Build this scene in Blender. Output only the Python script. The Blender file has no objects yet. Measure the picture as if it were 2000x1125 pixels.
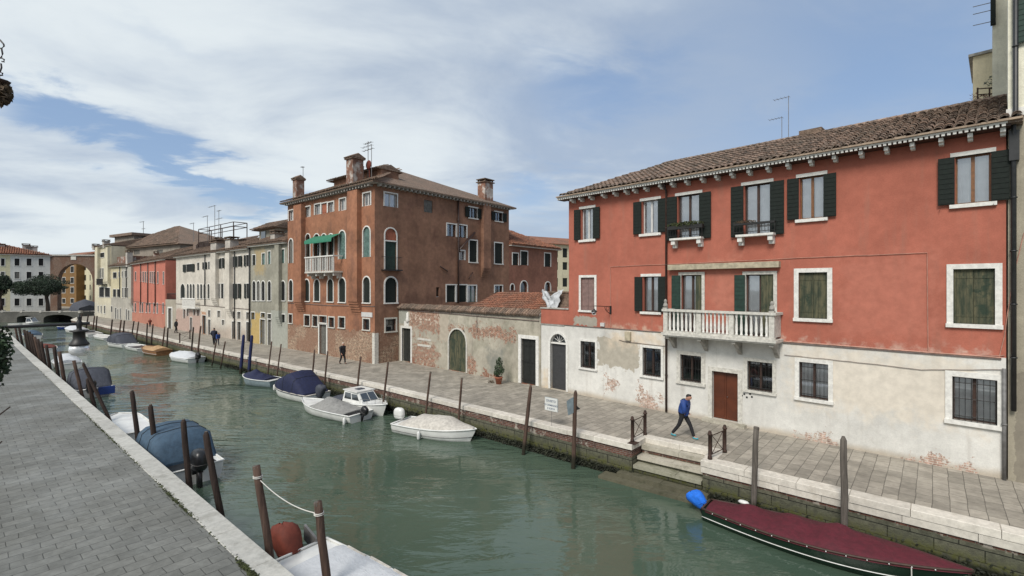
import bpy, bmesh, math, random
from mathutils import Vector, Matrix
random.seed(7)
R = math.radians
SC = bpy.context.scene
COL = SC.collection
# ---------------------------------------------------------------- camera
FP, CH, HZ = 940.0, 5.9, 560.0          # focal length in photo pixels, eye height, horizon row
cam = bpy.data.objects.new('camera', bpy.data.cameras.new('camera'))
COL.objects.link(cam); SC.camera = cam
cam.location = (0, 0, CH); cam.rotation_euler = (R(90), 0, 0)
cam.data.sensor_width = 36; cam.data.lens = 36*FP/2000; cam.data.shift_y = -0.00125
cam.data.clip_start = .05; cam.data.clip_end = 3000
# ---------------------------------------------------------------- light
SUN_EL, SUN_AZ = 46, 208                # azimuth the light comes from, clockwise from +Y
w = bpy.data.worlds.new("World"); SC.world = w; w.use_nodes = True
nt = w.node_tree; nt.nodes.clear()
def wn(t, **k):
    n = nt.nodes.new(t)
    for a, b in k.items(): setattr(n, a, b)
    return n
def wm(op, a, b=None, c=None, clamp=False):
    n = wn('ShaderNodeMath', operation=op, use_clamp=clamp)
    for i, x in enumerate((a, b, c)):
        if x is None: continue
        if isinstance(x, (int, float)): n.inputs[i].default_value = x
        else: nt.links.new(x, n.inputs[i])
    return n.outputs[0]
sky = wn('ShaderNodeTexSky', sky_type='NISHITA', sun_disc=False)
sky.sun_elevation = R(SUN_EL); sky.sun_rotation = R(SUN_AZ); sky.air_density = 1.0; sky.dust_density = 1.0
tc = wn('ShaderNodeTexCoord'); sx = wn('ShaderNodeSeparateXYZ'); nt.links.new(tc.outputs['Generated'], sx.inputs[0])
zc = wm('ADD', wm('MAXIMUM', sx.outputs[2], 0.0), .16)
px, py = wm('DIVIDE', sx.outputs[0], zc), wm('DIVIDE', sx.outputs[1], zc)
def cnoise(ax, ay, bx, by, scale, det, rough, dist, off=0):
    u = wm('ADD', wm('MULTIPLY', px, ax), wm('MULTIPLY', py, ay)); v = wm('ADD', wm('MULTIPLY', px, bx), wm('MULTIPLY', py, by))
    c = wn('ShaderNodeCombineXYZ'); nt.links.new(u, c.inputs[0]); nt.links.new(v, c.inputs[1]); c.inputs[2].default_value = off
    n = wn('ShaderNodeTexNoise'); nt.links.new(c.outputs[0], n.inputs['Vector'])
    n.inputs['Scale'].default_value = scale; n.inputs['Detail'].default_value = det; n.inputs['Roughness'].default_value = rough; n.inputs['Distortion'].default_value = dist
    return n.outputs['Fac']
def wramp(x, a, b):
    n = wn('ShaderNodeMapRange', interpolation_type='SMOOTHSTEP'); nt.links.new(x, n.inputs[0]); n.inputs[1].default_value = a; n.inputs[2].default_value = b
    return n.outputs[0]
big = cnoise(.8, .5, -.35, 1.0, .55, 3, .5, .3, 3.7)
mid = cnoise(.9, .3, -.3, 1.3, 1.05, 6, .58, .35, 1.3)
fine = cnoise(.9, .5, -.6, 1.5, 2.6, 8, .6, .4, 8.1)
ty = wm('DIVIDE', sx.outputs[0], wm('MAXIMUM', sx.outputs[1], .05)); tz = wm('DIVIDE', sx.outputs[2], wm('MAXIMUM', sx.outputs[1], .05))
tyw = wm('ADD', ty, wm('MULTIPLY', wm('SUBTRACT', mid, .5), .42)); tzw = wm('ADD', tz, wm('MULTIPLY', wm('SUBTRACT', fine, .5), .24))
holes = None          # gaps of blue between the clouds, as directions in the sky
for (u, v, ru, rv, sl, am) in ((60, 215, 120, 42, .25, .55), (250, 270, 150, 42, .45, .55), (420, 345, 110, 28, .4, .5), (1160, 165, 150, 75, -.1, .42), (520, 400, 150, 30, .1, .35), (1760, 70, 380, 170, .2, .34), (1560, 230, 240, 70, -.3, .22), (1045, 385, 70, 50, 0, .35), (330, 60, 120, 30, .3, .15)):
    X = wm('MULTIPLY', wm('SUBTRACT', tyw, (u-1000)/940), 940/ru); Y = wm('MULTIPLY', wm('ADD', wm('SUBTRACT', tzw, (560-v)/940), wm('MULTIPLY', wm('SUBTRACT', tyw, (u-1000)/940), sl)), 940/rv)
    g_ = wm('MULTIPLY', wm('POWER', 2.718, wm('MULTIPLY', wm('ADD', wm('MULTIPLY', X, X), wm('MULTIPLY', Y, Y)), -1.0)), am)
    holes = g_ if holes is None else wm('ADD', holes, g_)
cov = wm('ADD', wm('ADD', wm('MULTIPLY', big, .35), wm('MULTIPLY', mid, .40)), wm('ADD', wm('MULTIPLY', fine, .22), wm('MULTIPLY', sx.outputs[0], -.10)))
cov = wm('SUBTRACT', wm('ADD', cov, .30), holes)
mask = wramp(cov, .22, .92)
shade = wramp(wm('ADD', wm('ADD', wm('MULTIPLY', mid, .55), wm('MULTIPLY', big, .45)), wm('MULTIPLY', sx.outputs[0], -.16)), .42, .66)
def wmix(f, a, b):
    n = wn('ShaderNodeMix', data_type='RGBA')
    for s, x in ((0, f), (6, a), (7, b)):
        if isinstance(x, (int, float)): n.inputs[s].default_value = x
        elif isinstance(x, tuple): n.inputs[s].default_value = (*x, 1)
        else: nt.links.new(x, n.inputs[s])
    return n.outputs[2]
SKYG = .10
cloud = wmix(shade, (3.6, 4.25, 5.2), (6.7, 7.2, 7.4))
veil = wmix(.50, sky.outputs[0], (2.8, 4.0, 6.1))
bgc = wmix(wm('MULTIPLY', mask, .93), veil, cloud)
bg = wn('ShaderNodeBackground'); nt.links.new(bgc, bg.inputs[0]); bg.inputs[1].default_value = SKYG
wo = wn('ShaderNodeOutputWorld'); nt.links.new(bg.outputs[0], wo.inputs[0])
sun = bpy.data.objects.new('sun', bpy.data.lights.new('sun', 'SUN')); COL.objects.link(sun)
sun.data.energy = 2.75; sun.data.angle = R(22); sun.data.color = (1, .95, .88)
az, el = R(SUN_AZ), R(SUN_EL)
sd = Vector((math.sin(az)*math.cos(el), math.cos(az)*math.cos(el), math.sin(el)))
sun.rotation_euler = sd.to_track_quat('Z', 'Y').to_euler(); sun.location = sd*80
SC.view_settings.view_transform = 'Standard'; SC.view_settings.look = 'None'
SC.view_settings.exposure = 0.28; SC.view_settings.gamma = 1
# ---------------------------------------------------------------- helpers
def G(u, v, z=0.0):
    Z = FP*(CH-z)/(v-HZ); return Vector(((u-1000)/FP*Z, Z, z))
def atZ(u, v, Z): return Vector(((u-1000)/FP*Z, Z, CH-(v-HZ)/FP*Z))
def tag(o, label=None, cat=None, group=None, kind=None):
    for k, x in (('label', label), ('category', cat), ('group', group), ('kind', kind)):
        if x: o[k] = x
    return o
def empty(name, M, label, cat, group=None):
    o = bpy.data.objects.new(name, None); COL.objects.link(o); o.empty_display_size = .3
    if not isinstance(M, Matrix): M = Matrix.Translation(M)
    o.matrix_world = M; o.matrix_basis = M
    return tag(o, label, cat, group)
class MB:
    def __init__(s): s.v = []; s.f = []; s.m = []; s.cur = 0
    def add(s, vs, fs):
        n = len(s.v); s.v += [tuple(x) for x in vs]; s.f += [tuple(i+n for i in f) for f in fs]; s.m += [s.cur]*len(fs); return s
    def quad(s, a, b, c, d): return s.add([a, b, c, d], [(0, 1, 2, 3)])
    def box(s, x0, x1, y0, y1, z0, z1, t=0):
        x0, x1 = min(x0, x1), max(x0, x1); y0, y1 = min(y0, y1), max(y0, y1)
        return s.add([(x0, y0, z0), (x1, y0, z0), (x1, y1, z0), (x0, y1, z0), (x0+t, y0+t, z1), (x1-t, y0+t, z1), (x1-t, y1-t, z1), (x0+t, y1-t, z1)],
              [(0, 3, 2, 1), (4, 5, 6, 7), (0, 1, 5, 4), (1, 2, 6, 5), (2, 3, 7, 6), (3, 0, 4, 7)])
    def obox(s, c, dx, dy, dz):      # oriented box, centre c, half vectors
        c, dx, dy, dz = map(Vector, (c, dx, dy, dz))
        vs = [c+a*dx+b*dy+e*dz for e in (-1, 1) for a, b in ((-1, -1), (1, -1), (1, 1), (-1, 1))]
        return s.add(vs, [(0, 3, 2, 1), (4, 5, 6, 7), (0, 1, 5, 4), (1, 2, 6, 5), (2, 3, 7, 6), (3, 0, 4, 7)])
    def tube(s, pts, r, n=6, cap=True):
        pts = [Vector(p) for p in pts]; k = len(pts)
        rr = r if isinstance(r, (list, tuple)) else [r]*k
        rings = []
        for i, p in enumerate(pts):
            d = (pts[min(i+1, k-1)]-pts[max(i-1, 0)]).normalized()
            a = Vector((0, 0, 1)) if abs(d.z) < .9 else Vector((1, 0, 0))
            e = d.cross(a).normalized(); f = d.cross(e)
            rings.append([p+(e*math.cos(2*math.pi*j/n)+f*math.sin(2*math.pi*j/n))*rr[i] for j in range(n)])
        vs = [q for ring in rings for q in ring]; fs = []
        for i in range(k-1):
            for j in range(n):
                fs.append((i*n+j, i*n+(j+1) % n, (i+1)*n+(j+1) % n, (i+1)*n+j))
        if cap: fs += [tuple(range(n))[::-1], tuple(range((k-1)*n, k*n))]
        return s.add(vs, fs)
    def lathe(s, prof, c=(0, 0, 0), n=10):   # prof [(r,z)]
        vs = [(c[0]+r*math.cos(2*math.pi*j/n), c[1]+r*math.sin(2*math.pi*j/n), c[2]+z) for r, z in prof for j in range(n)]
        fs = [(i*n+j, i*n+(j+1) % n, (i+1)*n+(j+1) % n, (i+1)*n+j) for i in range(len(prof)-1) for j in range(n)]
        fs += [tuple(range(n))[::-1], tuple(range((len(prof)-1)*n, len(prof)*n))]
        return s.add(vs, fs)
    def grid(s, rows, closed=False):
        k = len(rows[0]); vs = [q for r in rows for q in r]; fs = []
        for i in range(len(rows)-1):
            for j in range(k if closed else k-1):
                fs.append((i*k+j, i*k+(j+1) % k, (i+1)*k+(j+1) % k, (i+1)*k+j))
        return s.add(vs, fs)
    def ell(s, c, rx, ry, rz, n=10, m=6, p=1.0):
        rows = []
        for i in range(m+1):
            a = -math.pi/2+math.pi*i/m; ca, sa = max(math.cos(a), .02), math.sin(a)
            ca = abs(ca)**p; sa = math.copysign(abs(sa)**p, sa)
            rows.append([(c[0]+rx*ca*math.copysign(abs(math.cos(b))**p, math.cos(b)), c[1]+ry*ca*math.copysign(abs(math.sin(b))**p, math.sin(b)), c[2]+rz*sa) for b in [2*math.pi*j/n for j in range(n)]])
        return s.grid(rows, True)
    def leaves(s, c, rx, ry, rz, n, size, rnd=random):
        for _ in range(n):
            while True:
                p = Vector((rnd.uniform(-1, 1), rnd.uniform(-1, 1), rnd.uniform(-1, 1)))
                if p.length < 1: break
            p = Vector((c[0]+p.x*rx, c[1]+p.y*ry, c[2]+p.z*rz))
            a = Vector((rnd.gauss(0, 1), rnd.gauss(0, 1), rnd.gauss(0, 1))).normalized(); b = a.orthogonal().normalized()
            q = size*rnd.uniform(.6, 1.3)
            s.add([p-a*q, p+b*q*.45, p+a*q, p-b*q*.45], [(0, 1, 2, 3)])
        return s
    def build(s, name, mats, parent=None, smooth=False, M=None):
        me = bpy.data.meshes.new(name); me.from_pydata(s.v, [], s.f)
        if not isinstance(mats, (list, tuple)): mats = [mats]
        for m in mats: me.materials.append(m)
        if len(mats) > 1: me.polygons.foreach_set('material_index', s.m)
        if smooth: me.polygons.foreach_set('use_smooth', [True]*len(me.polygons))
        me.update()
        o = bpy.data.objects.new(name, me); COL.objects.link(o)
        if parent: o.parent = parent
        if M is not None: o.matrix_basis = M
        return o
# ---------------------------------------------------------------- materials
class NB:
    def __init__(s, name, rough=.85, metal=0, spec=None):
        s.m = bpy.data.materials.new(name); s.m.use_nodes = True; s.t = s.m.node_tree; s.n = s.t.nodes
        s.b = s.n['Principled BSDF']; s.b.inputs['Roughness'].default_value = rough; s.b.inputs['Metallic'].default_value = metal
        if spec is not None: s.b.inputs['Specular IOR Level'].default_value = spec
        s.obj = s.n.new('ShaderNodeTexCoord').outputs['Object']
    def put(s, x, sock):
        if isinstance(x, (int, float)): sock.default_value = x
        elif isinstance(x, tuple): sock.default_value = (*x, 1) if len(sock.default_value) == 4 else x
        else: s.t.links.new(x, sock)
    def math(s, op, a, b=0, c=None, clamp=False):
        n = s.n.new('ShaderNodeMath'); n.operation = op; n.use_clamp = clamp
        s.put(a, n.inputs[0]); s.put(b, n.inputs[1])
        if c is not None: s.put(c, n.inputs[2])
        return n.outputs[0]
    def sep(s, v=None):
        n = s.n.new('ShaderNodeSeparateXYZ'); s.t.links.new(v or s.obj, n.inputs[0]); return n.outputs
    def comb(s, x, y, z=0.0):
        n = s.n.new('ShaderNodeCombineXYZ')
        for i, q in enumerate((x, y, z)): s.put(q, n.inputs[i])
        return n.outputs[0]
    def map(s, sc=(1, 1, 1), rot=0, v=None):
        n = s.n.new('ShaderNodeMapping'); s.t.links.new(v or s.obj, n.inputs[0]); n.inputs['Scale'].default_value = sc; n.inputs['Rotation'].default_value = (0, 0, rot); return n.outputs[0]
    def noise(s, scale, det=4, rough=.55, v=None, dist=0):
        n = s.n.new('ShaderNodeTexNoise'); s.t.links.new(v or s.obj, n.inputs['Vector'])
        n.inputs['Scale'].default_value = scale; n.inputs['Detail'].default_value = det; n.inputs['Roughness'].default_value = rough; n.inputs['Distortion'].default_value = dist
        return n.outputs['Fac']
    def ramp(s, x, a, b, lo=0, hi=1):
        n = s.n.new('ShaderNodeMapRange'); n.interpolation_type = 'SMOOTHSTEP'; s.put(x, n.inputs[0])
        for i, q in enumerate((a, b, lo, hi)): n.inputs[i+1].default_value = q
        return n.outputs[0]
    def mix(s, f, a, b, mode='MIX'):
        n = s.n.new('ShaderNodeMix'); n.data_type = 'RGBA'; n.blend_type = mode
        s.put(f, n.inputs[0]); s.put(a, n.inputs[6]); s.put(b, n.inputs[7]); return n.outputs[2]
    def mul(s, col, f):   # colour times scalar
        return s.mix(1.0, col, s.comb(f, f, f), 'MULTIPLY')
    def island(s): return s.n.new('ShaderNodeNewGeometry').outputs['Random Per Island']
    def bump(s, h, st=.3, dist=.02):
        n = s.n.new('ShaderNodeBump'); n.inputs['Strength'].default_value = st; n.inputs['Distance'].default_value = dist
        s.t.links.new(h, n.inputs['Height']); s.t.links.new(n.outputs[0], s.b.inputs['Normal']); return s
    def col(s, c): s.put(c, s.b.inputs['Base Color']); return s.m
def brick(nb, v, a, b, mortar, bw, rh, ms=.01, bias=0):
    n = nb.n.new('ShaderNodeTexBrick'); nb.t.links.new(v, n.inputs['Vector'])
    n.inputs['Scale'].default_value = 1; n.inputs['Brick Width'].default_value = bw; n.inputs['Row Height'].default_value = rh
    n.inputs['Mortar Size'].default_value = ms; n.inputs['Mortar Smooth'].default_value = .2; n.inputs['Bias'].default_value = bias
    for k, q in (('Color1', a), ('Color2', b), ('Mortar', mortar)): n.inputs[k].default_value = (*q, 1)
    return n.outputs['Color'], n.outputs['Fac']
def plain(name, c, rough=.6, metal=0, var=.25, scale=6, bump=0, island=0):
    nb = NB(name, rough, metal); f = nb.ramp(nb.noise(scale, 5), .3, .7, 1-var, 1+var*.5)
    if island: f = nb.math('MULTIPLY', f, nb.math('ADD', 1-island, nb.math('MULTIPLY', nb.island(), 2*island)))
    if bump: nb.bump(nb.noise(scale*4, 4), bump)
    return nb.col(nb.mul(c, f))
def plaster(name, main, low=None, zs=None, bricktop=None, bamp=1.2, blsc=.7, patches=(), var=.22, streak=.25, bcol=((.31, .12, .07), (.19, .075, .048), (.34, .29, .23)), grime=(.12, .10, .08), gr=.35, sc=1.0, base=None, blot=None):
    nb = NB(name, .9, spec=.25); x, y, z = nb.sep(); xz = nb.comb(nb.math('ADD', x, y), z)
    n1 = nb.noise(.45*sc, 6, .6); n2 = nb.noise(3.1*sc, 6, .65); n3 = nb.noise(22, 4, .6)
    st = nb.noise(1.0, 5, .6, nb.map((2.6, 2.6, .22)))
    c = main
    if low is not None:
        zj = nb.math('ADD', z, nb.math('MULTIPLY', nb.math('SUBTRACT', n2, .5), .05))
        c = nb.mix(nb.ramp(zj, zs-.01, zs+.01), low, main)
    if blot: c = nb.mix(nb.math('MULTIPLY', nb.ramp(nb.noise(blsc, 7, .65, nb.map((1, 1, .8))), .48, .60 if blsc > 1 else .66), .85), c, blot)
    if base:   # (height, colour, softness): dirty foot of the wall
        h = nb.math('ADD', z, nb.math('MULTIPLY', nb.math('SUBTRACT', n1, .5), -3.0*base[2]))
        c = nb.mix(nb.math('MULTIPLY', nb.ramp(h, base[0]+base[2], base[0]-base[2]), .8), c, base[1])
    f = nb.math('MULTIPLY', nb.ramp(n1, .3, .7, 1-var, 1+var*.35), nb.ramp(n2, .3, .72, 1-var*.6, 1+var*.3))
    f = nb.math('MULTIPLY', f, nb.ramp(n3, .35, .65, .95, 1.04))
    c = nb.mul(c, f)
    c = nb.mix(nb.math('MULTIPLY', nb.ramp(st, .52, .74), streak), c, grime)
    c = nb.mix(nb.math('MULTIPLY', nb.ramp(nb.noise(.9, 8, .7, nb.map((1.3, 1.3, 1))), .56, .74), gr), c, grime)
    h = n3
    def edge(c, m0, colr):
        return nb.mix(m0, c, colr)
    for (s0, s1, z0, z1, pc, amp) in patches:
        m0 = nb.math('MINIMUM', nb.math('MINIMUM', nb.math('SUBTRACT', x, s0), nb.math('SUBTRACT', s1, x)), nb.math('MINIMUM', nb.math('SUBTRACT', z, z0), nb.math('SUBTRACT', z1, z)))
        m0 = nb.math('ADD', m0, nb.math('MULTIPLY', nb.math('SUBTRACT', nb.noise(2.4 if pc != 'brick' else 1.3, 7, .62), .5), amp*(2.4 if pc == 'brick' else 1)))
        if pc == 'brick': m0 = nb.math('ADD', m0, nb.math('MULTIPLY', nb.math('SUBTRACT', nb.noise(8.5, 5, .7), .52), amp*1.8))
        m0 = nb.ramp(m0, -.4, .5, 0, .8) if amp >= 2 else nb.ramp(m0, -.01, .01)
        if pc == 'brick': m0 = nb.math('MULTIPLY', m0, nb.ramp(nb.noise(3.3, 6, .7), .41, .45))
        if pc == 'brick':
            bc, bf = brick(nb, xz, *bcol, .25, .075, .012); pcc = nb.mul(bc, nb.ramp(nb.noise(6, 6, .75), .3, .7, .5, 1.5)); pcc = nb.mix(nb.math('MULTIPLY', nb.ramp(nb.noise(5.1, 5, .7), .54, .62), .8), pcc, bcol[2])
        else: pcc = nb.mul(pc, nb.ramp(n2, .3, .7, .88, 1.08))
        c = edge(c, m0, pcc)
    if bricktop is not None:
        bc, bf = brick(nb, xz, *bcol, .25, .075, .012)
        bc = nb.mul(bc, nb.ramp(nb.noise(5, 6, .7), .3, .7, .55, 1.35))
        bc = nb.mix(nb.math('MULTIPLY', nb.ramp(nb.noise(7, 4, .7), .52, .60), .8), bc, tuple(q*1.15 for q in bcol[2])); bc = nb.mix(nb.math('MULTIPLY', nb.ramp(nb.noise(4.3, 5, .7), .56, .64), .7), bc, tuple(q*.35 for q in bcol[0]))
        q = nb.math('ADD', nb.math('SUBTRACT', bricktop, z), nb.math('MULTIPLY', nb.math('SUBTRACT', nb.noise(.85, 8, .66), .5), bamp*4))
        bc = nb.mix(nb.math('MULTIPLY', nb.ramp(nb.noise(.42, 3, .5), .44, .56), .6), bc, tuple(q_*.75 for q_ in bcol[0]))
        bm = nb.ramp(q, -.03, .03); c = nb.mix(bm, c, bc)
        h = nb.math('ADD', nb.math('MULTIPLY', bm, -.9), nb.math('MULTIPLY', nb.math('ADD', nb.math('MULTIPLY', bf, bm), n3), .4))
    nb.bump(h, .45, .02)
    return nb.col(c)
M = {}
def glassmat(name, tint=(.02, .025, .028), refl=.20, transp=.92):
    nb = NB(name, .06); t = nb.t; nb.b.inputs['Base Color'].default_value = (*tint, 1); nb.b.inputs['Specular IOR Level'].default_value = .8
    out = nb.n['Material Output']; tr = nb.n.new('ShaderNodeBsdfTransparent'); mx = nb.n.new('ShaderNodeMixShader')
    lw = nb.n.new('ShaderNodeFresnel'); lw.inputs[0].default_value = 1.5
    f = nb.math('ADD', nb.math('MULTIPLY', lw.outputs[0], .9), refl, clamp=True)
    gl = nb.n.new('ShaderNodeBsdfGlossy'); gl.inputs['Roughness'].default_value = .03; gl.inputs['Color'].default_value = (.9, .95, 1, 1)
    dk = nb.n.new('ShaderNodeMixShader'); dk.inputs[0].default_value = transp; t.links.new(nb.b.outputs[0], dk.inputs[1]); t.links.new(tr.outputs[0], dk.inputs[2])
    t.links.new(f, mx.inputs[0]); t.links.new(dk.outputs[0], mx.inputs[1]); t.links.new(gl.outputs[0], mx.inputs[2]); t.links.new(mx.outputs[0], out.inputs[0])
    return nb.m
M['glass'] = glassmat('window_glass'); M['glass_far'] = glassmat('far_window_glass', refl=.03, transp=0)
M['perspex'] = glassmat('boat_window', refl=.1, transp=.5)
M['room'] = plain('dark_room', (.012, .011, .010), .95)
M['stone'] = plain('istrian_stone', (.55, .53, .475), .8, var=.22, scale=9, bump=.2)
M['void'] = plain('shaded_opening', (.008, .009, .009), .9)  # near-black colour stands in for the unlit depth of far windows
M['stone_w'] = plain('white_stone', (.68, .665, .62), .8, var=.16, scale=9, bump=.15)
M['stone_g'] = plain('grey_stone', (.36, .345, .31), .85, var=.35, scale=4, bump=.3)
M['shut'] = plain('dark_green_shutter', (.007, .012, .009), .9, var=.3, scale=9)
def shutter_old():
    nb = NB('weathered_green_shutter', .85); x, y, z = nb.sep()
    st = nb.noise(1, 7, .7, nb.map((9, 9, 1.2))); n = nb.noise(2.5, 6, .7)
    c = nb.mix(nb.ramp(st, .35, .68), (.028, .038, .022), (.115, .105, .058)); c = nb.mix(nb.ramp(n, .5, .68), c, (.018, .034, .02))
    plank = nb.math('ABSOLUTE', nb.math('SUBTRACT', nb.math('FRACT', nb.math('MULTIPLY', x, 4.4)), .5))
    c = nb.mul(c, nb.ramp(plank, .46, .5, 1, .3)); nb.bump(st, .3)
    return nb.col(c)
M['shut_old'] = shutter_old()
M['shut_teal'] = plain('faded_teal_shutter', (.10, .17, .15), .8, var=.4, scale=7)
M['shut_mid'] = plain('green_shutter', (.011, .036, .025), .7, var=.35, scale=7)
M['shut_blind'] = plain('brown_blind', (.21, .135, .12), .8, var=.2)
M['shut_grey'] = plain('grey_blind', (.13, .125, .11), .8, var=.3)
M['wood_br'] = plain('varnished_wood', (.19, .085, .032), .45, var=.3, scale=8)
M['wood_dk'] = plain('dark_wood', (.045, .022, .014), .6, var=.35, scale=8)
M['wood_wh'] = plain('white_window_wood', (.55, .54, .52), .6, var=.1)
M['door_red'] = plain('chestnut_door', (.095, .024, .008), .45, var=.22, scale=2.5)
M['door_gr'] = plain('grey_metal_door', (.042, .042, .044), .5, var=.2)
M['door_dk'] = plain('dark_iron_door', (.022, .025, .022), .6, var=.3)
M['curtain'] = plain('net_curtain', (.76, .76, .75), .9, var=.12, scale=3)
M['iron'] = plain('black_iron', (.014, .013, .012), .5, var=.3)
M['iron_r'] = plain('rusty_iron', (.045, .022, .014), .75, var=.5, scale=12)
M['pipe_b'] = plain('brown_pipe', (.045, .022, .016), .5, var=.3)
M['pipe_g'] = plain('grey_pipe', (.17, .165, .16), .6, var=.3)
M['pipe_k'] = plain('dark_pipe', (.022, .023, .024), .45, var=.3)
M['cable'] = plain('old_cable', (.16, .12, .105), .8, var=.3)
M['cable_p'] = plain('pink_cable', (.45, .24, .18), .7)
M['awn'] = plain('rolled_awning_case', (.40, .35, .25), .7, var=.3, scale=5)
M['awn_g'] = plain('green_awning', (.025, .17, .10), .8, var=.2)
def tilem(name, a, b, c3, moss=.3):
    nb = NB(name, .9, spec=.2); i = nb.island(); n = nb.noise(7, 5, .6); big = nb.noise(.6, 4)
    c = nb.mix(i, a, b); c = nb.mix(nb.ramp(nb.noise(31, 2), .5, .7), c, c3); c = nb.mix(nb.math('MULTIPLY', nb.ramp(big, .42, .62), moss), c, (.10, .095, .075))
    c = nb.mul(c, nb.ramp(n, .3, .7, .65, 1.2)); nb.bump(n, .4)
    return nb.col(c)
M['tile'] = tilem('old_roof_tile', (.33, .225, .17), (.065, .048, .040), (.40, .34, .28), .3)
M['tile_o'] = tilem('orange_roof_tile', (.36, .145, .085), (.20, .085, .055), (.33, .22, .15), .35)
M['tile_m'] = tilem('weathered_roof_tile', (.27, .18, .13), (.10, .072, .056), (.33, .25, .19), .3)
M['chim'] = plaster('chimney_brick', (.25, .135, .095), var=.4, streak=.4, gr=.6, blsc=1.6, blot=(.55, .51, .46))
M['chim_w'] = plaster('chimney_plaster', (.50, .46, .41), var=.3)
def slabs(name, a, b, mort, bw, rh, rot, tint, ms=.012, pud=.0):
    nb = NB(name, .75, spec=.3); v = nb.map((1, 1, 1), rot)
    wob = nb.noise(1.3, 4); vv = nb.n.new('ShaderNodeVectorMath'); vv.operation = 'ADD'
    nb.t.links.new(v, vv.inputs[0]); nb.t.links.new(nb.comb(nb.math('MULTIPLY', wob, .09), nb.math('MULTIPLY', wob, .06)), vv.inputs[1])
    n = nb.n.new('ShaderNodeTexBrick'); nb.t.links.new(vv.outputs[0], n.inputs['Vector']); n.offset_frequency = 2; n.offset = .43; n.squash = 1.0; n.squash_frequency = 3
    n.inputs['Scale'].default_value = 1; n.inputs['Brick Width'].default_value = bw; n.inputs['Row Height'].default_value = rh; n.inputs['Mortar Size'].default_value = ms; n.inputs['Mortar Smooth'].default_value = .4
    for k, q in (('Color1', a), ('Color2', b), ('Mortar', mort)): n.inputs[k].default_value = (*q, 1)
    c = n.outputs['Color']; n1 = nb.noise(.45, 6, .65); n2 = nb.noise(6, 6, .65); n4 = nb.noise(1.9, 6, .65)
    c = nb.mul(c, nb.math('MULTIPLY', nb.ramp(n1, .3, .7, .82, 1.12), nb.math('MULTIPLY', nb.ramp(n2, .3, .7, .86, 1.1), nb.ramp(n4, .35, .68, .9, 1.06))))
    c = nb.mix(nb.math('MULTIPLY', nb.ramp(nb.noise(40, 3), .62, .72), .3), c, tint)
    c = nb.mix(nb.math('MULTIPLY', nb.ramp(nb.noise(1.1, 7, .7), .52, .72), .5), c, tuple(q*.55 for q in a))
    nb.put(nb.ramp(n1, .35, .65, .85, .5), nb.b.inputs['Roughness'])
    nb.bump(nb.math('ADD', nb.math('MULTIPLY', n.outputs['Fac'], -1.0), nb.math('MULTIPLY', n2, .3)), .35, .012)
    return nb.col(c)
CD = Vector((.752, -.659, 0)).normalized()       # along the right quay, towards the camera's right
rotR = -math.atan2(CD.y, CD.x)+math.pi/2
M['pave_r'] = slabs('right_paving', (.375, .34, .285), (.25, .228, .19), (.13, .118, .098), .56, .36, rotR, (.36, .34, .3))
LD = Vector((-.757, .653, 0)).normalized()
M['pave_l'] = slabs('left_paving', (.188, .188, .170), (.150, .151, .137), (.064, .064, .057), .52, .33, -math.atan2(LD.y, LD.x)+math.pi/2, (.25, .26, .24), .010)
def kerbm(name, c0, dirt):
    nb = NB(name, .8, spec=.3); i = nb.island(); n = nb.noise(5, 7, .75); f = nb.math('MULTIPLY', nb.math('ADD', .86, nb.math('MULTIPLY', i, .22)), nb.ramp(n, .3, .7, .8, 1.1))
    c = nb.mul(c0, f); c = nb.mix(nb.math('MULTIPLY', nb.ramp(nb.noise(1.6, 8, .75), .5, .66), .55), c, dirt)
    nb.bump(n, .3); return nb.col(c)
M['eave'] = kerbm('eave_mortar', (.34, .26, .19), (.16, .12, .09))
M['kerb'] = kerbm('kerb_stone', (.60, .56, .49), (.38, .34, .28))
M['kerb_l'] = kerbm('left_kerb_stone', (.46, .45, .41), (.23, .22, .19))
M['step_f'] = kerbm('slimy_footing_stone', (.105, .098, .065), (.035, .04, .02))
M['step_m'] = kerbm('mossy_step_stone', (.30, .29, .22), (.10, .105, .055))
M['step'] = kerbm('step_stone', (.42, .39, .32), (.14, .13, .09))
def quaym():
    nb = NB('quay_wall', .9, spec=.25); x, y, z = nb.sep(); al = nb.math('ADD', nb.math('MULTIPLY', x, .752), nb.math('MULTIPLY', y, -.659)); v = nb.comb(al, z)
    n = nb.noise(1.4, 8, .7); n2 = nb.noise(6, 6, .7)
    bc, bf = brick(nb, v, (.15, .062, .042), (.10, .045, .034), (.16, .14, .12), .26, .07, .012)
    sc_, sf = brick(nb, v, (.125, .12, .085), (.09, .092, .065), (.02, .021, .016), .95, .30, .014)
    zz = nb.math('ADD', z, nb.math('MULTIPLY', nb.math('SUBTRACT', n, .5), .16))
    c = nb.mix(nb.ramp(zz, -.50, -.46), nb.mul(sc_, nb.ramp(n2, .3, .7, .65, 1.2)), nb.mul(bc, nb.ramp(n2, .3, .7, .6, 1.3)))
    c = nb.mix(nb.math('MULTIPLY', nb.ramp(nb.noise(2.6, 6, .7), .55, .62), nb.ramp(z, -.55, -.45)), c, (.36, .32, .27))
    c = nb.mix(nb.math('MULTIPLY', nb.ramp(zz, -.62, -.95), nb.ramp(n2, .35, .6)), c, (.075, .078, .024))
    c = nb.mix(nb.ramp(zz, -.93, -1.08), c, (.013, .015, .008))
    nb.bump(n2, .8, .05); return nb.col(c)
M['quay'] = quaym()
M['weed'] = plain('canal_weed', (.016, .019, .008), .8, var=.6, scale=5)
M['moss'] = plain('kerb_moss', (.05, .06, .02), .95, var=.5, scale=5)
M['leaf'] = plain('bush_leaf', (.030, .055, .020), .6, var=.5, scale=3, island=.5)
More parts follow.
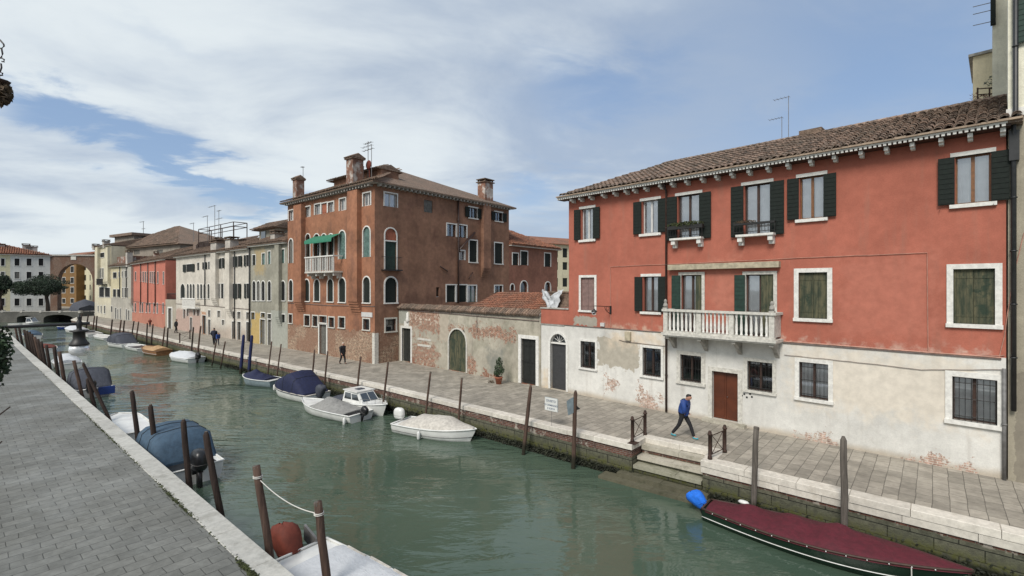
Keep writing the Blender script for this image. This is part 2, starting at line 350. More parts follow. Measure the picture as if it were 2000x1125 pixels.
M['leaf_dk'] = plain('pine_needles', (.018, .036, .015), .7, var=.5, scale=.6, island=.5)
M['leaf_dry'] = plain('dry_leaf', (.10, .065, .035), .8, var=.5, scale=3, island=.5)
M['bark'] = plain('bark', (.07, .05, .038), .9, var=.4)
M['terra'] = plain('terracotta', (.33, .11, .06), .8, var=.25)
def postm(name, c, top):
    nb = NB(name, .85, spec=.3); x, y, z = nb.sep(); g = nb.noise(1, 7, .7, nb.map((18, 18, 1.3)))
    k = nb.mul(c, nb.ramp(g, .3, .7, .55, 1.35)); k = nb.mix(nb.ramp(nb.math('ADD', z, nb.math('MULTIPLY', g, .3)), .85, .5), k, (.022, .02, .012))
    nb.bump(g, .6, .03); return nb.col(k)
M['post'] = postm('weathered_post', (.080, .050, .037), 0)
M['post_dk'] = postm('dark_post', (.036, .024, .019), 0)
M['post_gr'] = postm('grey_post', (.115, .10, .085), 0)
M['post_bl'] = postm('navy_post', (.016, .022, .075), 0)
M['rope'] = plain('rope', (.6, .58, .53), .9, var=.1)
def water():
    nb = NB('canal_water', .03); nb.b.inputs['Base Color'].default_value = (.07, .11, .085, 1); nb.b.inputs['IOR'].default_value = 1.45
    big = nb.noise(.16, 3, .5); w1 = nb.noise(1.0, 3, .55, nb.map((.75, 2.0, 1), R(-8)), .5); w2 = nb.noise(4.0, 3, .5, nb.map((.6, 2.0, 1), R(6)), .3)
    amp = nb.ramp(big, .40, .62, .14, 1.0)
    h = nb.math('MULTIPLY', nb.math('ADD', w1, nb.math('MULTIPLY', w2, .09)), amp)
    x, y, z = nb.sep(); h = nb.math('MULTIPLY', h, nb.ramp(y, 12, 30, .40, 1.7)); nb.bump(h, 1.0, .15)
    d = nb.noise(.12, 4); c = nb.mix(nb.ramp(d, .35, .65), (.052, .082, .058), (.078, .108, .078))
    return nb.col(c)
M['water'] = water()
def tarpm(name, c, var=.18, bump=.5, rough=.8):
    nb = NB(name, rough); n = nb.noise(1.6, 5, .6, nb.map((1, 2.4, 1)), 1.2); n2 = nb.noise(7, 5, .6)
    nb.bump(nb.math('ADD', n, nb.math('MULTIPLY', n2, .25)), bump, .06); return nb.col(nb.mul(c, nb.ramp(n2, .3, .7, 1-var, 1+var)))
for k, c in dict(maroon=(.075, .0055, .013), beige=(.46, .43, .38), greyt=(.24, .235, .22), navy=(.008, .012, .045), bluet=(.040, .075, .115), darkgrey=(.05, .055, .07), bright=(.010, .14, .62), whitet=(.50, .515, .53), tan=(.38, .24, .12), rustc=(.130, .026, .014), tealg=(.10, .13, .14)).items():
    M[k] = tarpm('cover_'+k, c, .06 if k == 'whitet' else .18, .25 if k in ('bluet', 'beige') else .5)
M['hull_w'] = plain('white_gelcoat', (.66, .66, .63), .3, var=.12, scale=2)
M['hull_g'] = plain('dark_green_paint', (.008, .022, .013), .3, var=.25, scale=2)
M['hull_b'] = plain('blue_paint', (.02, .05, .22), .35, var=.2)
M['hull_s'] = plain('grey_blue_paint', (.20, .25, .27), .4, var=.2)
M['hull_o'] = plain('varnished_boat', (.26, .12, .05), .4, var=.3)
M['boot'] = plain('dark_waterline', (.02, .025, .018), .6)
M['black'] = plain('black_plastic', (.013, .013, .014), .35, var=.2)
M['chrome'] = plain('steel', (.5, .5, .5), .3, 1.0)
M['orange'] = plain('orange_patch', (.5, .11, .03), .5)
# ---------------------------------------------------------------- setting
WZ = -1.3
def offs(pts, d):       # offset an open polyline to its left side by d
    out = []
    for i, p in enumerate(pts):
        a = (pts[i]-pts[i-1]).normalized() if i else None; b = (pts[i+1]-pts[i]).normalized() if i < len(pts)-1 else None
        na = Vector((-a.y, a.x, 0)) if a else None; nb_ = Vector((-b.y, b.x, 0)) if b else None
        if na is None: out.append(p+nb_*d)
        elif nb_ is None: out.append(p+na*d)
        else:
            m = (na+nb_).normalized(); out.append(p+m*d/max(.3, m.dot(na)))
    return out
C0, C1 = G(1235, 869.7), G(1368.5, 899)
qd = (C1-C0).normalized(); qn = Vector((-qd.y, qd.x, 0))      # qn points inland
REC = 1.15
far = [G(139, 624), G(187, 633), G(216, 640), G(258, 646), G(347, 667), G(440, 688), G(740, 753.6), G(1000, 815)]
near_end = G(2000, 1048)+(G(2000, 1048)-C1).normalized()*12
RQ = [Vector((-90, 101, 0))]+far+[C0, C0+qn*REC, C1+qn*REC, C1, near_end]
LQ0, LQ1 = G(570, 1125), G(44, 676)
ld = (LQ1-LQ0).normalized()
LQ = [LQ0-ld*14, LQ1, G(5, 638), Vector((-112, 101, 0))]
def poly(name, pts, m, z=0.0, kind='structure'):
    mb = MB(); mb.add([(p.x, p.y, z) for p in pts], [tuple(range(len(pts)))]); return tag(mb.build(name, m), kind=kind)
tag(MB().quad((-2500, -600, WZ), (2500, -600, WZ), (2500, 2500, WZ), (-2500, 2500, WZ)).build('water', M['water']), kind='structure')
ri = offs(RQ, .06)
poly('quay_pavement', ri+[Vector((900, -120, 0)), Vector((900, 1500, 0)), Vector((-900, 1500, 0)), Vector((-900, 112, 0)), Vector((-112, 107, 0)), Vector((-93, 106, 0))], M['pave_r'])
li = offs(LQ, .06)
poly('canal_path', [*li, Vector((-400, 110, 0)), Vector((-900, 100, 0)), Vector((-900, -300, 0)), Vector((20, -300, 0))], M['pave_l'])
def wallstrip(name, pts, zt=-.02, zb=-2.4):
    mb = MB()
    for a, b in zip(pts, pts[1:]):
        n = max(1, int((b-a).length/4))
        for i in range(n):
            p, q = a.lerp(b, i/n), a.lerp(b, (i+1)/n); mb.quad((p.x, p.y, zb), (q.x, q.y, zb), (q.x, q.y, zt), (p.x, p.y, zt))
    return tag(mb.build(name, M['quay']), kind='structure')
wallstrip('quay_wall', offs(RQ, .05)); wallstrip('canal_path_wall', offs(LQ, .05))
wallstrip('far_quay_wall', [Vector((-90, 101, 0)), Vector((-93, 106, 0)), Vector((-112, 107, 0)), Vector((-900, 112, 0))])
def kerb(name, pts, wid, m, courses=1, lo=1.1, hi=1.9, h=.2, ov=.03, top=.018):
    mb = MB(); rnd = random.Random(len(pts)*7+courses); outer, inner = offs(pts, -ov), offs(pts, wid)
    for k in range(len(pts)-1):
        a, b, c, d = outer[k], outer[k+1], inner[k+1], inner[k]; L = (b-a).length
        for cs in range(courses):
            x = 0
            while x < L-.05:
                l = min(rnd.uniform(lo, hi), L-x)
                if L-x-l < .5: l = L-x
                g = .006; t0, t1 = (x+g)/L, (x+l-g)/L; dz = rnd.uniform(-.006, .008)
                zt = top+dz-cs*(h+.01); zb = zt-h; dr = (0 if cs == 0 else .02)+rnd.uniform(-.004, .006)
                A, B, Cc, D = a.lerp(b, t0), a.lerp(b, t1), d.lerp(c, t1), d.lerp(c, t0)
                iw = (D-A).normalized()*dr; A = A+iw; B = B+iw; e = .012; ee = (B-A).normalized()*e; ei = (D-A).normalized()*e
                vs = [(A.x, A.y, zb), (B.x, B.y, zb), (Cc.x, Cc.y, zb), (D.x, D.y, zb), (A.x, A.y, zt-e), (B.x, B.y, zt-e), (Cc.x, Cc.y, zt-e), (D.x, D.y, zt-e)]
                A2, B2, C2, D2 = A+ee+ei, B-ee+ei, Cc-ee-ei, D+ee-ei
                vs += [(q.x, q.y, zt) for q in (A2, B2, C2, D2)]
                mb.add(vs, [(0, 1, 5, 4), (1, 2, 6, 5), (2, 3, 7, 6), (3, 0, 4, 7), (4, 5, 9, 8), (5, 6, 10, 9), (6, 7, 11, 10), (7, 4, 8, 11), (8, 9, 10, 11)])
                x += l
    return tag(mb.build(name, m), kind='structure')
kerb('quay_kerb', RQ[:10], .46, M['kerb']); kerb('quay_kerb', [C0+qn*.48, C0+qn*REC, C1+qn*REC, C1+qn*.50], .40, M['kerb'], courses=1); kerb('quay_kerb', RQ[12:], .48, M['kerb'], courses=2)
kerb('canal_path_kerb', LQ, .50, M['kerb_l'], lo=1.3, hi=2.4)
# water steps in the recess of the quay
def stepblock(mb, d0, d1, z, zb, e0=0.0, e1=0.0, seg=1.3):
    A = C0-qd*e0; L = (C1-C0).length+e0+e1; x = 0; rnd = random.Random(int(z*-100))
    while x < L-.02:
        l = min(rnd.uniform(seg*.7, seg*1.3), L-x)
        if L-x-l < .4: l = L-x
        zz = z+rnd.uniform(-.008, .008); c = A+qd*(x+l/2)+qn*((d0+d1)/2)
        mb.obox((c.x, c.y, (zz+zb)/2), qd*(l/2-.004), qn*(d0-d1)/2, (0, 0, (zz-zb)/2)); x += l
st = MB()
stepblock(st, REC+.05, .80, -.19, -.35); stepblock(st, .9, .42, -.50, -.63)
tag(st.build('water_steps', M['step']), kind='structure')
st = MB(); stepblock(st, .6, .05, -.74, -.86); tag(st.build('lower_water_step', M['step_m']), kind='structure')
st = MB(); stepblock(st, 1.1, .88, -.3, -2.2); stepblock(st, .9, .52, -.62, -2.2); stepblock(st, .55, .12, -.84, -2.2);  # dark quay colour also stands in for shade in the undercut gaps
tag(st.build('water_step_back', M['quay']), kind='structure')
st = MB(); stepblock(st, .3, -.28, -1.04, -2.2, .5, .3); stepblock(st, 0, -.62, -1.20, -2.2, 1.1, .7, .9)
tag(st.build('water_step_footing', M['step_f']), kind='structure')
wd = MB(); rnd = random.Random(5); pts = offs(RQ, -.0)
for a, b in zip(pts[6:], pts[7:]):
    L = (b-a).length
    for _ in range(int(L*210)):
        p = a.lerp(b, rnd.random()); z = WZ+abs(rnd.gauss(0, .16)); q = rnd.uniform(.02, .06)
        n_ = Vector((rnd.gauss(0, 1), rnd.gauss(0, 1), rnd.gauss(0, .6))).normalized(); m_ = n_.orthogonal()
        c = Vector((p.x+rnd.uniform(-.05, .05), p.y+rnd.uniform(-.05, .05), z)); wd.add([c-n_*q, c+m_*q*.5, c+n_*q, c-m_*q*.5], [(0, 1, 2, 3)])
tag(wd.build('canal_weed', M['weed']), kind='stuff', label='dark weed clinging to the quay wall at the waterline', cat='weed')
ms = MB(); lin = offs(LQ, .51)
for _ in range(2600):
    t = rnd.choice([rnd.gauss(15.3, .9), rnd.gauss(10.6, .16), rnd.gauss(10.1, .12), rnd.uniform(6, 50), rnd.gauss(25.5, 3), rnd.gauss(7.2, .7)])
    p = lin[0]+ld*(t+4.5) if t > 1 else lin[0]; p = p+Vector((rnd.gauss(0, .028), rnd.gauss(0, .028), 0)); q = rnd.uniform(.008, .03)
    n_ = Vector((rnd.gauss(0, 1), rnd.gauss(0, 1), rnd.gauss(0, .5))).normalized(); m_ = n_.orthogonal(); c = Vector((p.x, p.y, .012+rnd.random()*.02))
    ms.add([c-n_*q, c+m_*q*.6, c+n_*q, c-m_*q*.6], [(0, 1, 2, 3)])
tag(ms.build('kerb_moss', M['moss']), kind='stuff', label='moss growing in the joint along the left kerb', cat='moss')
# ---------------------------------------------------------------- buildings
RD = .30
class Face:
    def __init__(s, P0, P1, root=None):
        s.P0 = Vector((P0.x, P0.y, 0)); d = Vector((P1.x-P0.x, P1.y-P0.y, 0)); s.W = d.length; s.d = d.normalized(); s.y = Vector((-s.d.y, s.d.x, 0))
        s.M = Matrix(((s.d.x, s.y.x, 0, s.P0.x), (s.d.y, s.y.y, 0, s.P0.y), (0, 0, 1, 0), (0, 0, 0, 1)))
        s.root = root; s.op = []
    def house(s, name, label, cat, group=None):
        s.root = empty(name, s.M, label, cat, group); s.rootM = s.M.copy(); return s
    def side(s, P0, P1):
        f = Face(P0, P1, s.root); f.rootM = s.rootM; return f
    def loc(s, u, v, off=0.0):
        dr = Vector(((u-1000)/FP, 1, -(v-HZ)/FP)); p0 = s.P0+s.y*off-Vector((0, 0, CH)); t = p0.dot(s.y)/dr.dot(s.y); p = dr*t+Vector((0, 0, CH))
        return (p-s.P0).dot(s.d), p.z
    def rect(s, u0, u1, v0, v1, off=0.0):
        um = (u0+u1)/2; return s.loc(u0, v0, off)[0], s.loc(u1, v0, off)[0], s.loc(um, v1, off)[1], s.loc(um, v0, off)[1]
    def put(s, mb, name, m, parent=None, smooth=False, label=None):
        if not mb.v: return None
        o = mb.build(name, m, parent or s.root, smooth)
        if parent is None: o.matrix_basis = s.rootM.inverted() @ s.M
        if label: o['label'] = label
        return o
def arcpts(s0, s1, zs, z1, n=10, pt=1.0):
    c, r = (s0+s1)/2, (s1-s0)/2
    return [(c-r*math.cos(math.pi*i/n), zs+(z1-zs)*abs(math.sin(math.pi*i/n))**pt) for i in range(n+1)]
def wall(f, H, D=6, name='wall', m=None, zb=-.02, sides=(True, True), s0=0, s1=None, back=True, top=True, rd=RD):
    s1 = f.W if s1 is None else s1; mb = MB(); ops = [o for o in f.op if o[1] > s0 and o[0] < s1]
    S = sorted({s0, s1, *[max(s0, min(s1, q)) for o in ops for q in o[:2]]}); Z = sorted({zb, H, *[max(zb, min(H, q)) for o in ops for q in o[2:4]]})
    for i in range(len(S)-1):
        for j in range(len(Z)-1):
            a, b, c, d = S[i], S[i+1], Z[j], Z[j+1]; cs, cz = (a+b)/2, (c+d)/2
            if any(o[0] < cs < o[1] and o[2] < cz < o[3] for o in ops): continue
            mb.quad((a, 0, c), (b, 0, c), (b, 0, d), (a, 0, d))
    for o in ops:
        a, b, c, d, rise = o[:5]; zs = d-rise
        mb.cur = 0
        mb.quad((a, 0, c), (a, rd, c), (a, rd, zs), (a, 0, zs)); mb.quad((b, 0, c), (b, 0, zs), (b, rd, zs), (b, rd, c)); mb.quad((a, 0, c), (b, 0, c), (b, rd, c), (a, rd, c))
        if rise > 0:
            A = arcpts(a, b, zs, d)
            for (x0, z0), (x1, z1) in zip(A, A[1:]):
                mb.quad((x0, 0, z0), (x1, 0, z1), (x1, 0, d+.0), (x0, 0, d+.0)); mb.quad((x0, 0, z0), (x0, rd, z0), (x1, rd, z1), (x1, 0, z1))
        else: mb.quad((a, 0, d), (a, rd, d), (b, rd, d), (b, 0, d))
        mb.cur = 1; mb.quad((a-.05, rd, c-.05), (b+.05, rd, c-.05), (b+.05, rd, d+.05), (a-.05, rd, d+.05)); mb.cur = 0
    if sides[0]: mb.quad((s0, D, zb), (s0, 0, zb), (s0, 0, H), (s0, D, H))
    if sides[1]: mb.quad((s1, 0, zb), (s1, D, zb), (s1, D, H), (s1, 0, H))
    if back: mb.quad((s1, D, zb), (s0, D, zb), (s0, D, H), (s1, D, H))
    if top: mb.quad((s0, 0, H), (s1, 0, H), (s1, D, H), (s0, D, H))
    return f.put(mb, name, [m, M['room']])
def surround(mb, a, b, c, d, rise, fw, pr=.04, sill=True):
    zs = d-rise; dp = .10
    def bx(x0, x1, z0, z1, p=pr): mb.box(x0, x1, -p, dp, z0, z1)
    bx(a-fw, a, c, zs); bx(b, b+fw, c, zs)
    if rise > 0:
        I = arcpts(a, b, zs, d); O = arcpts(a-fw, b+fw, zs, d+fw)
        for i in range(len(I)-1):
            (x0, z0), (x1, z1), (X0, Z0), (X1, Z1) = I[i], I[i+1], O[i], O[i+1]
            mb.add([(x0, -pr, z0), (x1, -pr, z1), (X1, -pr, Z1), (X0, -pr, Z0), (x0, dp, z0), (x1, dp, z1), (X1, dp, Z1), (X0, dp, Z0)], [(0, 1, 2, 3), (0, 4, 5, 1), (2, 6, 7, 3)])
    else: bx(a-fw, b+fw, d, d+fw)
    if sill: bx(a-fw-.02, b+fw+.02, c-fw*.8, c, pr+.05)
def win(f, u0, u1, v0, v1, **k):
    return winm(f, *f.rect(u0, u1, v0, v1), **k)
def winm(f, a, b, c, d, kind='glass', fr=None, fw=.12, arch=0, sill=None, lintel=False, shut=None, sw=None, wood='wood_br', curtain=False, bars=False, leaf=None, name='window', far=False, mull=True, transom=False, boxy=None, label=None, half=None, fat=.045, side_gap=0, leaves=2):
    if d-c < .1 or b-a < .05: return None
    rise = (b-a)/2*arch if arch else 0; zs = d-rise
    f.op.append((a, b, c, d, rise)); w = b-a
    mb = MB(); mat = M[fr] if fr else M[wood]
    if fr: surround(mb, a, b, c, d, rise, fw, sill=(sill is not False))

    cas = MB(); fy = .14
    def pane_shape(mb, x0, x1, z0, z1, y):
        if rise > 0 and z1 > zs:
            A = [(x, z) for x, z in arcpts(x0, x1, zs, z1)]; vs = [(x0, y, z0), (x1, y, z0)]+[(x, y, z) for x, z in reversed(A)]
            mb.add(vs, [tuple(range(len(vs)))])
        else: mb.quad((x0, y, z0), (x1, y, z0), (x1, y, z1), (x0, y, z1))
    q = fat
    if kind == 'glass' and not far:
        cas.box(a, a+q, fy, fy+.05, c, zs); cas.box(b-q, b, fy, fy+.05, c, zs); cas.box(a+q, b-q, fy, fy+.05, c, c+q*1.2)
        if not rise: cas.box(a+q, b-q, fy, fy+.05, d-q, d)
        else: cas.box(a+q, b-q, fy, fy+.05, zs-q, zs)
        if mull: cas.box((a+b)/2-q, (a+b)/2+q, fy-.01, fy+.055, c+q*1.2, zs-q)
        if transom: cas.box(a+q, b-q, fy+.002, fy+.048, c+(zs-c)*.62, c+(zs-c)*.62+q)
    main = mb if mb.v else cas
    if not main.v:
        main.box(a, b, .10, .13, c, c+.04); mat = M['stone']
    root = f.put(main, name, mat, label=label)
    if main is not cas and cas.v: f.put(cas, 'window_frame', M[wood], root)
    if lintel: f.put(MB().box(a-.12, b+.12, -.05, .12, d, d+.13), 'lintel', M['stone_w'], root)
    if lintel and not boxy: f.put(MB().box(a-.14, b+.14, -.10, .12, c-.12, c), 'sill', M['stone_w'], root)
    if kind == 'glass':
        p = MB(); pane_shape(p, a, b, c, d, fy+.03); f.put(p, 'pane', M['glass_far' if far else 'glass'], root)
        if curtain:
            cu = MB(); n = 24; rows = []
            for z in (c+.03, d-.03-rise):
                rows.append([(a+.03+(w-.06)*i/n, fy+.075+.014*math.sin(i*2.3+math.sin(i)), z) for i in range(n+1)])
            f.put(cu.grid(rows), 'curtain', M['curtain'], root, True)
    elif kind == 'shut':
        p = MB(); mm = M[leaf or 'shut']; y0 = .07  # a void leaf is a dark sheet for window shade, no real shutter
        if rise > 0:
            A = arcpts(a, b, zs, d); vs = [(a, y0, c), (b, y0, c)]+[(x, y0, z) for x, z in reversed(A)]
            p.add(vs, [tuple(range(len(vs)))]); p.box((a+b)/2-.012, (a+b)/2+.012, y0-.012, y0, c, d-.05)
            f.put(p, 'shutter', mm, root)
        else:
            for i in range(leaves):
                x0 = a+w*i/leaves+.006; x1 = a+w*(i+1)/leaves-.006; p = MB(); p.box(x0, x1, y0, y0+.04, c+.005, d-.01)
                if w/leaves > .25:
                    for zz in (c+(d-c)*.15, c+(d-c)*.85): p.box(x0+.02, x1-.02, y0-.012, y0, zz-.04, zz+.04)
                f.put(p, 'shutter', mm, root)
    elif kind == 'dark':
        p = MB(); pane_shape(p, a, b, c, d, .22); f.put(p, 'pane', M['glass_far'], root)
    elif kind == 'door':
        for i in range(leaves):
            x0 = a+w*i/leaves+.006; x1 = a+w*(i+1)/leaves-.006; p = MB(); p.box(x0, x1, .16, .20, c+.02, zs)
            if w/leaves > .35:
                for za, zb_ in ((.06, .42), (.47, .96)): p.box(x0+.07, x1-.07, .148, .16, c+(zs-c)*za, c+(zs-c)*zb_)
            f.put(p, 'door_leaf', M[leaf or 'door_dk'], root)
        if rise:
            p = MB(); pane_shape(p, a, b, zs+.08, d, .2); f.put(p, 'fanlight', M['glass_far'], root); p = MB(); p.box(a, b, .02, .24, zs, zs+.08)
            for i in range(1, 6):
                aa = math.pi*i/6; cx = (a+b)/2; p.tube([(cx, .12, zs+.1), (cx+w*.46*math.cos(aa), .12, zs+.1+rise*.9*math.sin(aa))], .012, 4)
            f.put(p, 'transom', M['stone_w'], root)
    if bars:
        p = MB(); nb_ = max(3, int(w/.13)); yb = .05
        for i in range(nb_+1): x = a+.02+(w-.04)*i/nb_; p.tube([(x, yb, c), (x, yb, d)], .009, 5, False)
        for i in range(3):
            z = c+(d-c)*(.10+.40*i) if i < 2 else d-(d-c)*.14
            if bars == 1 or i != 1: p.tube([(a, yb+.012, z), (b, yb+.012, z)], .012, 5, False)
        f.put(p, 'grille', M['iron'], root)
    if shut:
        sw = sw or w/2
        for sg in (-1, 1):
            if half and sg != half: continue
            x1 = a-.01 if sg < 0 else b+.01; x0 = x1+sg*sw; x0, x1 = min(x0, x1), max(x0, x1); p = MB()
            yo = -.075 if fr or lintel else -.06; p.box(x0, x1, yo-.035, yo, c+.01, d-.01)
            n = max(2, int((d-c)/.16))
            if not far:
                p.box(x0, x0+.012, yo-.042, yo-.035, c+.01, d-.01); p.box(x1-.012, x1, yo-.042, yo-.035, c+.01, d-.01)
                for i in range(n): z = c+.04+(d-c-.08)*i/n; p.box(x0+.02, x1-.02, yo-.046, yo-.035, z, z+.10)
                p.tube([(x0+.05, -.05, c-.08), (x0+.05, -.14, c-.10)], .01, 4)
            f.put(p, 'shutter', M[shut] if isinstance(shut, str) else M['shut'], root)
    if boxy: boxy(root, a, b, c, d)
    return root
def roofslope(f, parent, e0, e1, r0, r1, ye, ze, run, rise, m='tile', sp=.22, row=.34, seg=4, name='roof_tiles', jit=1.0, thick=.0):
    mb = MB(); rnd = random.Random(int(abs(e0*37+e1*11+ye*5+ze*3)*10)); nc = int((e1-e0)/sp); L = math.hypot(run, rise); cy, cz = run/L, rise/L
    for i in range(nc):
        s = e0+sp*(i+.5); t = 1.0
        if s < r0: t = (s-e0)/max(r0-e0, 1e-3)
        elif s > r1: t = (e1-s)/max(e1-r1, 1e-3)
        n = int(t*L/row)
        for j in range(-0, n):
            l0 = j*row+rnd.uniform(-.02, .02)*jit; l1 = l0+row*1.18; ds = rnd.uniform(-.012, .012)*jit; tw = rnd.uniform(-.02, .02)*jit
            rows = []
            for (l, r, h) in ((l0, sp*.47, .045+rnd.uniform(0, .012)*jit), (l1, sp*.38, .012)):
                rr = []
                for k in range(seg+1):
                    a = math.pi*k/seg; x = s+ds+(tw if l == l1 else 0)-r*math.cos(a); o = h+r*.95*math.sin(a)-.03
                    rr.append((x, ye+l*cy-o*cz, ze+l*cz+o*cy))
                rows.append(rr)
            nv = len(mb.v); mb.grid(rows)
            a0 = rows[0]; mb.add([*a0, *[(x, y+.012, z-.028) for x, y, z in a0]], [(k, k+1, seg+1+k+1, seg+1+k) for k in range(seg)])
    return f.put(mb, name, M[m], parent, label=None)
def hull4(f, name, m, e0, e1, y0, y1, z, r0, r1, yr, zr, th=.10, parent=None):
    mb = MB(); E = [(e0, y0, z), (e1, y0, z), (e1, y1, z), (e0, y1, z)]; rr = [(r0, yr, zr), (r1, yr, zr)]
    B = [(x, y, z-th) for x, y, z in E]
    mb.add(E+rr+B, [(0, 1, 5, 4), (1, 2, 5), (2, 3, 4, 5), (3, 0, 4), (0, 6, 7, 1), (1, 7, 8, 2), (2, 8, 9, 3), (3, 9, 6, 0), (9, 8, 7, 6)])
    return f.put(mb, name, m, parent)
def chimney(f, s, y, z0, z1, w=.8, d=.8, m='chim', style='hat', parent=None, name='chimney'):
    mb = MB(); mb.box(s-w/2, s+w/2, y-d/2, y+d/2, z0, z1-.35)
    o = f.put(mb, name, M[m], parent); c = MB()
    c.box(s-w*.62, s+w*.62, y-d*.62, y+d*.62, z1-.35, z1-.27)
    if style == 'hat':
        c.add([(s-w*.62, y-d*.66, z1-.24), (s+w*.62, y-d*.66, z1-.24), (s+w*.62, y+d*.66, z1-.24), (s-w*.62, y+d*.66, z1-.24), (s-w*.62, y, z1+.06), (s+w*.62, y, z1+.06)], [(0, 1, 5, 4), (2, 3, 4, 5), (0, 4, 3), (1, 2, 5), (3, 2, 1, 0)])
        for k in range(5):
            x = s-w*.52+w*1.04*k/4
            for sg in (-1, 1): c.tube([(x, y+sg*d*.70, z1-.22), (x, y, z1+.09)], .06, 5)
    else:
        for a in (-1, 1):
            for b in (-1, 1): c.box(s+a*w*.45-.06, s+a*w*.45+.06, y+b*d*.45-.06, y+b*d*.45+.06, z1-.27, z1-.08)
        c.box(s-w*.6, s+w*.6, y-d*.6, y+d*.6, z1-.08, z1)
    f.put(c, 'chimney_cap', M['tile_m'], o); return o
def breast(f, u0, u1, v0, v1, m, pr=.45, name='chimney_breast'):
    a, b, c, d = f.rect(u0, u1, v0, v1, -pr); mb = MB(); t = 1.0
    mb.box(a, b, -pr, 0.0, c+t, d)
    n = 5; w_ = b-a
    for i in range(n):      # corbelled foot
        q = (i+1)/n; mb.box(a+.0, b-.0, -pr*(1-q)*1.0-.02, 0.0, c+t-t*q/1.0, c+t-t*(q-1/n)-.004)
    return f.put(mb, name, m)
def pipe(f, pts, r, m, name='drainpipe', n=8, brackets=True, parent=None):
    mb = MB(); mb.tube(pts, r, n)
    if brackets:
        for a, b in zip(pts, pts[1:]):
            a, b = Vector(a), Vector(b); L = (b-a).length
            for i in range(1, int(L/2)+1):
                p = a.lerp(b, i/(int(L/2)+1)); dd = (b-a).normalized(); mb.tube([p-dd*.02, p+dd*.02], r*1.35, n)
    return f.put(mb, name, m, parent, True)
def antenna(f, s, y, z0, z1, arms, parent=None, r=.018, label=None):
    mb = MB(); mb.tube([(s, y, z0), (s, y, z1)], r, 5)
    for (dz, x0, x1, n) in arms:
        mb.tube([(s+x0, y, z1-dz), (s+x1, y, z1-dz)], r*.8, 4)
        for i in range(n): x = s+x0+(x1-x0)*i/max(1, n-1); mb.tube([(x, y-.16, z1-dz), (x, y+.16, z1-dz)], r*.5, 4)
    return f.put(mb, 'antenna', M['pipe_g'], parent)
def railing(mb, a, b, z0, z1, y, step=.11, r=.008):
    mb.tube([(a, y, z1), (b, y, z1)], r*1.8, 5); mb.tube([(a, y, z0), (b, y, z0)], r*1.6, 5)
    n = max(2, int((b-a)/step))
    for i in range(n+1): mb.tube([(a+(b-a)*i/n, y, z0), (a+(b-a)*i/n, y, z1)], r, 4, False)
# ================================================================ red house
f = Face(G(1057, 756), G(1965, 937)).house('red_house', 'terracotta red three storey house with white ground floor and long stone balcony', 'house')
RF = f; W = f.W
sL = f.loc(1111, 700)[0]; HT = 10.72
def S(u, v=700): return f.loc(u, v)[0]
def ZZ(u, v): return f.loc(u, v)[1]
zsp = 3.72
g1, g2, w3 = S(1166, 690), S(1252, 690), S(1300, 690)
M['red_wall'] = plaster('red_plaster_over_white', (.402, .133, .090), (.66, .645, .60), zsp, bricktop=-.36, bamp=.50, var=.16, streak=.26, gr=.16, bcol=((.42, .27, .215), (.33, .215, .17), (.50, .45, .38)), grime=(.22, .17, .13),
    patches=[(S(1168), S(1247), 1.75, 3.25, (.40, .365, .30), 1.1), (S(1168)+.3, S(1200), .45, 1.15, 'brick', 1.3), (S(1255), S(1290), -.2, .75, 'brick', 1.2), (S(1120), S(1165), zsp+.08, zsp+.55, (.33, .30, .25), .8),
             (S(1560), S(1640), -.6, .14, 'brick', .9), (S(1760), S(1900), -.6, .18, 'brick', 1.0), (S(1540), W-.6, 1.3, 3.6, (.64, .575, .48), 2.4), (S(1190), S(1296), 2.9, 3.7, (.62, .52, .40), 2.2), (S(1060), S(1075), 0, .9, (.60, .48, .33), 2.0), (S(1640), S(1830), 4.2, 7.0, (.43, .155, .108), 2.6), (S(1390), S(1440), 4.0, 7.2, (.43, .165, .115), 2.2)], base=(.16, (.42, .355, .27), .16))
# second floor
SH = dict(shut='shut', lintel=True)
win(f, 1135.5, 1160, 407, 468, wood='wood_wh', curtain=True, **SH)
win(f, 1254.7, 1286.7, 391, 456, wood='wood_wh', curtain=True, **SH)
def flower(kind):
    def go(root, a, b, c, d):
        mb = MB(); mb.box(a-.22, b+.22, -.40, 0.0, c-.02, c+.07); f.put(mb, 'sill', M['stone_w'], root)
        for x in (a-.08, b+.08):
            k = MB(); k.box(x-.09, x+.09, -.34, 0, c-.22, c-.02); k.box(x-.09, x+.09, -.18, 0, c-.36, c-.22); f.put(k, 'corbel', M['stone_w'], root)
        r = MB(); railing(r, a-.28, b+.28, c+.16, c+.50, -.42, .12); r.box(a-.30, b+.30, -.44, -.24, c+.46, c+.62) if kind else r.box(a-.28, b+.28, -.45, -.30, c+.45, c+.53)
        for yy in (-.42,):
            for xx in (a-.28, b+.28): r.tube([(xx, yy, c+.5), (xx, 0, c+.5)], .012, 5); r.tube([(xx, yy, c+.07), (xx, yy, c+.6)], .014, 5)
        f.put(r, 'balcony_rail', M['iron'], root)
        l = MB(); rr = random.Random(3)
        if kind: l.leaves(((a+b)/2, -.34, c+.66), (b-a)/2+.36, .15, .14, 900, .045, rr)
        else: l.leaves((a+.15, -.36, c+.58), .45, .10, .07, 220, .035, rr)
        f.put(l, 'flower_box_plants', M['leaf_dry'] if not kind else M['moss'], root)
    return go
win(f, 1324, 1367, 380, 468, wood='wood_dk', curtain=True, shut='shut', fr=None, boxy=flower(1), lintel=True)
win(f, 1454, 1505, 359, 461, wood='wood_dk', curtain=True, shut='shut', boxy=flower(0), lintel=True)
win(f, 1562, 1609, 344, 427, wood='wood_br', curtain=True, **SH)
win(f, 1866, 1935, 302, 397, wood='wood_br', curtain=True, **SH)
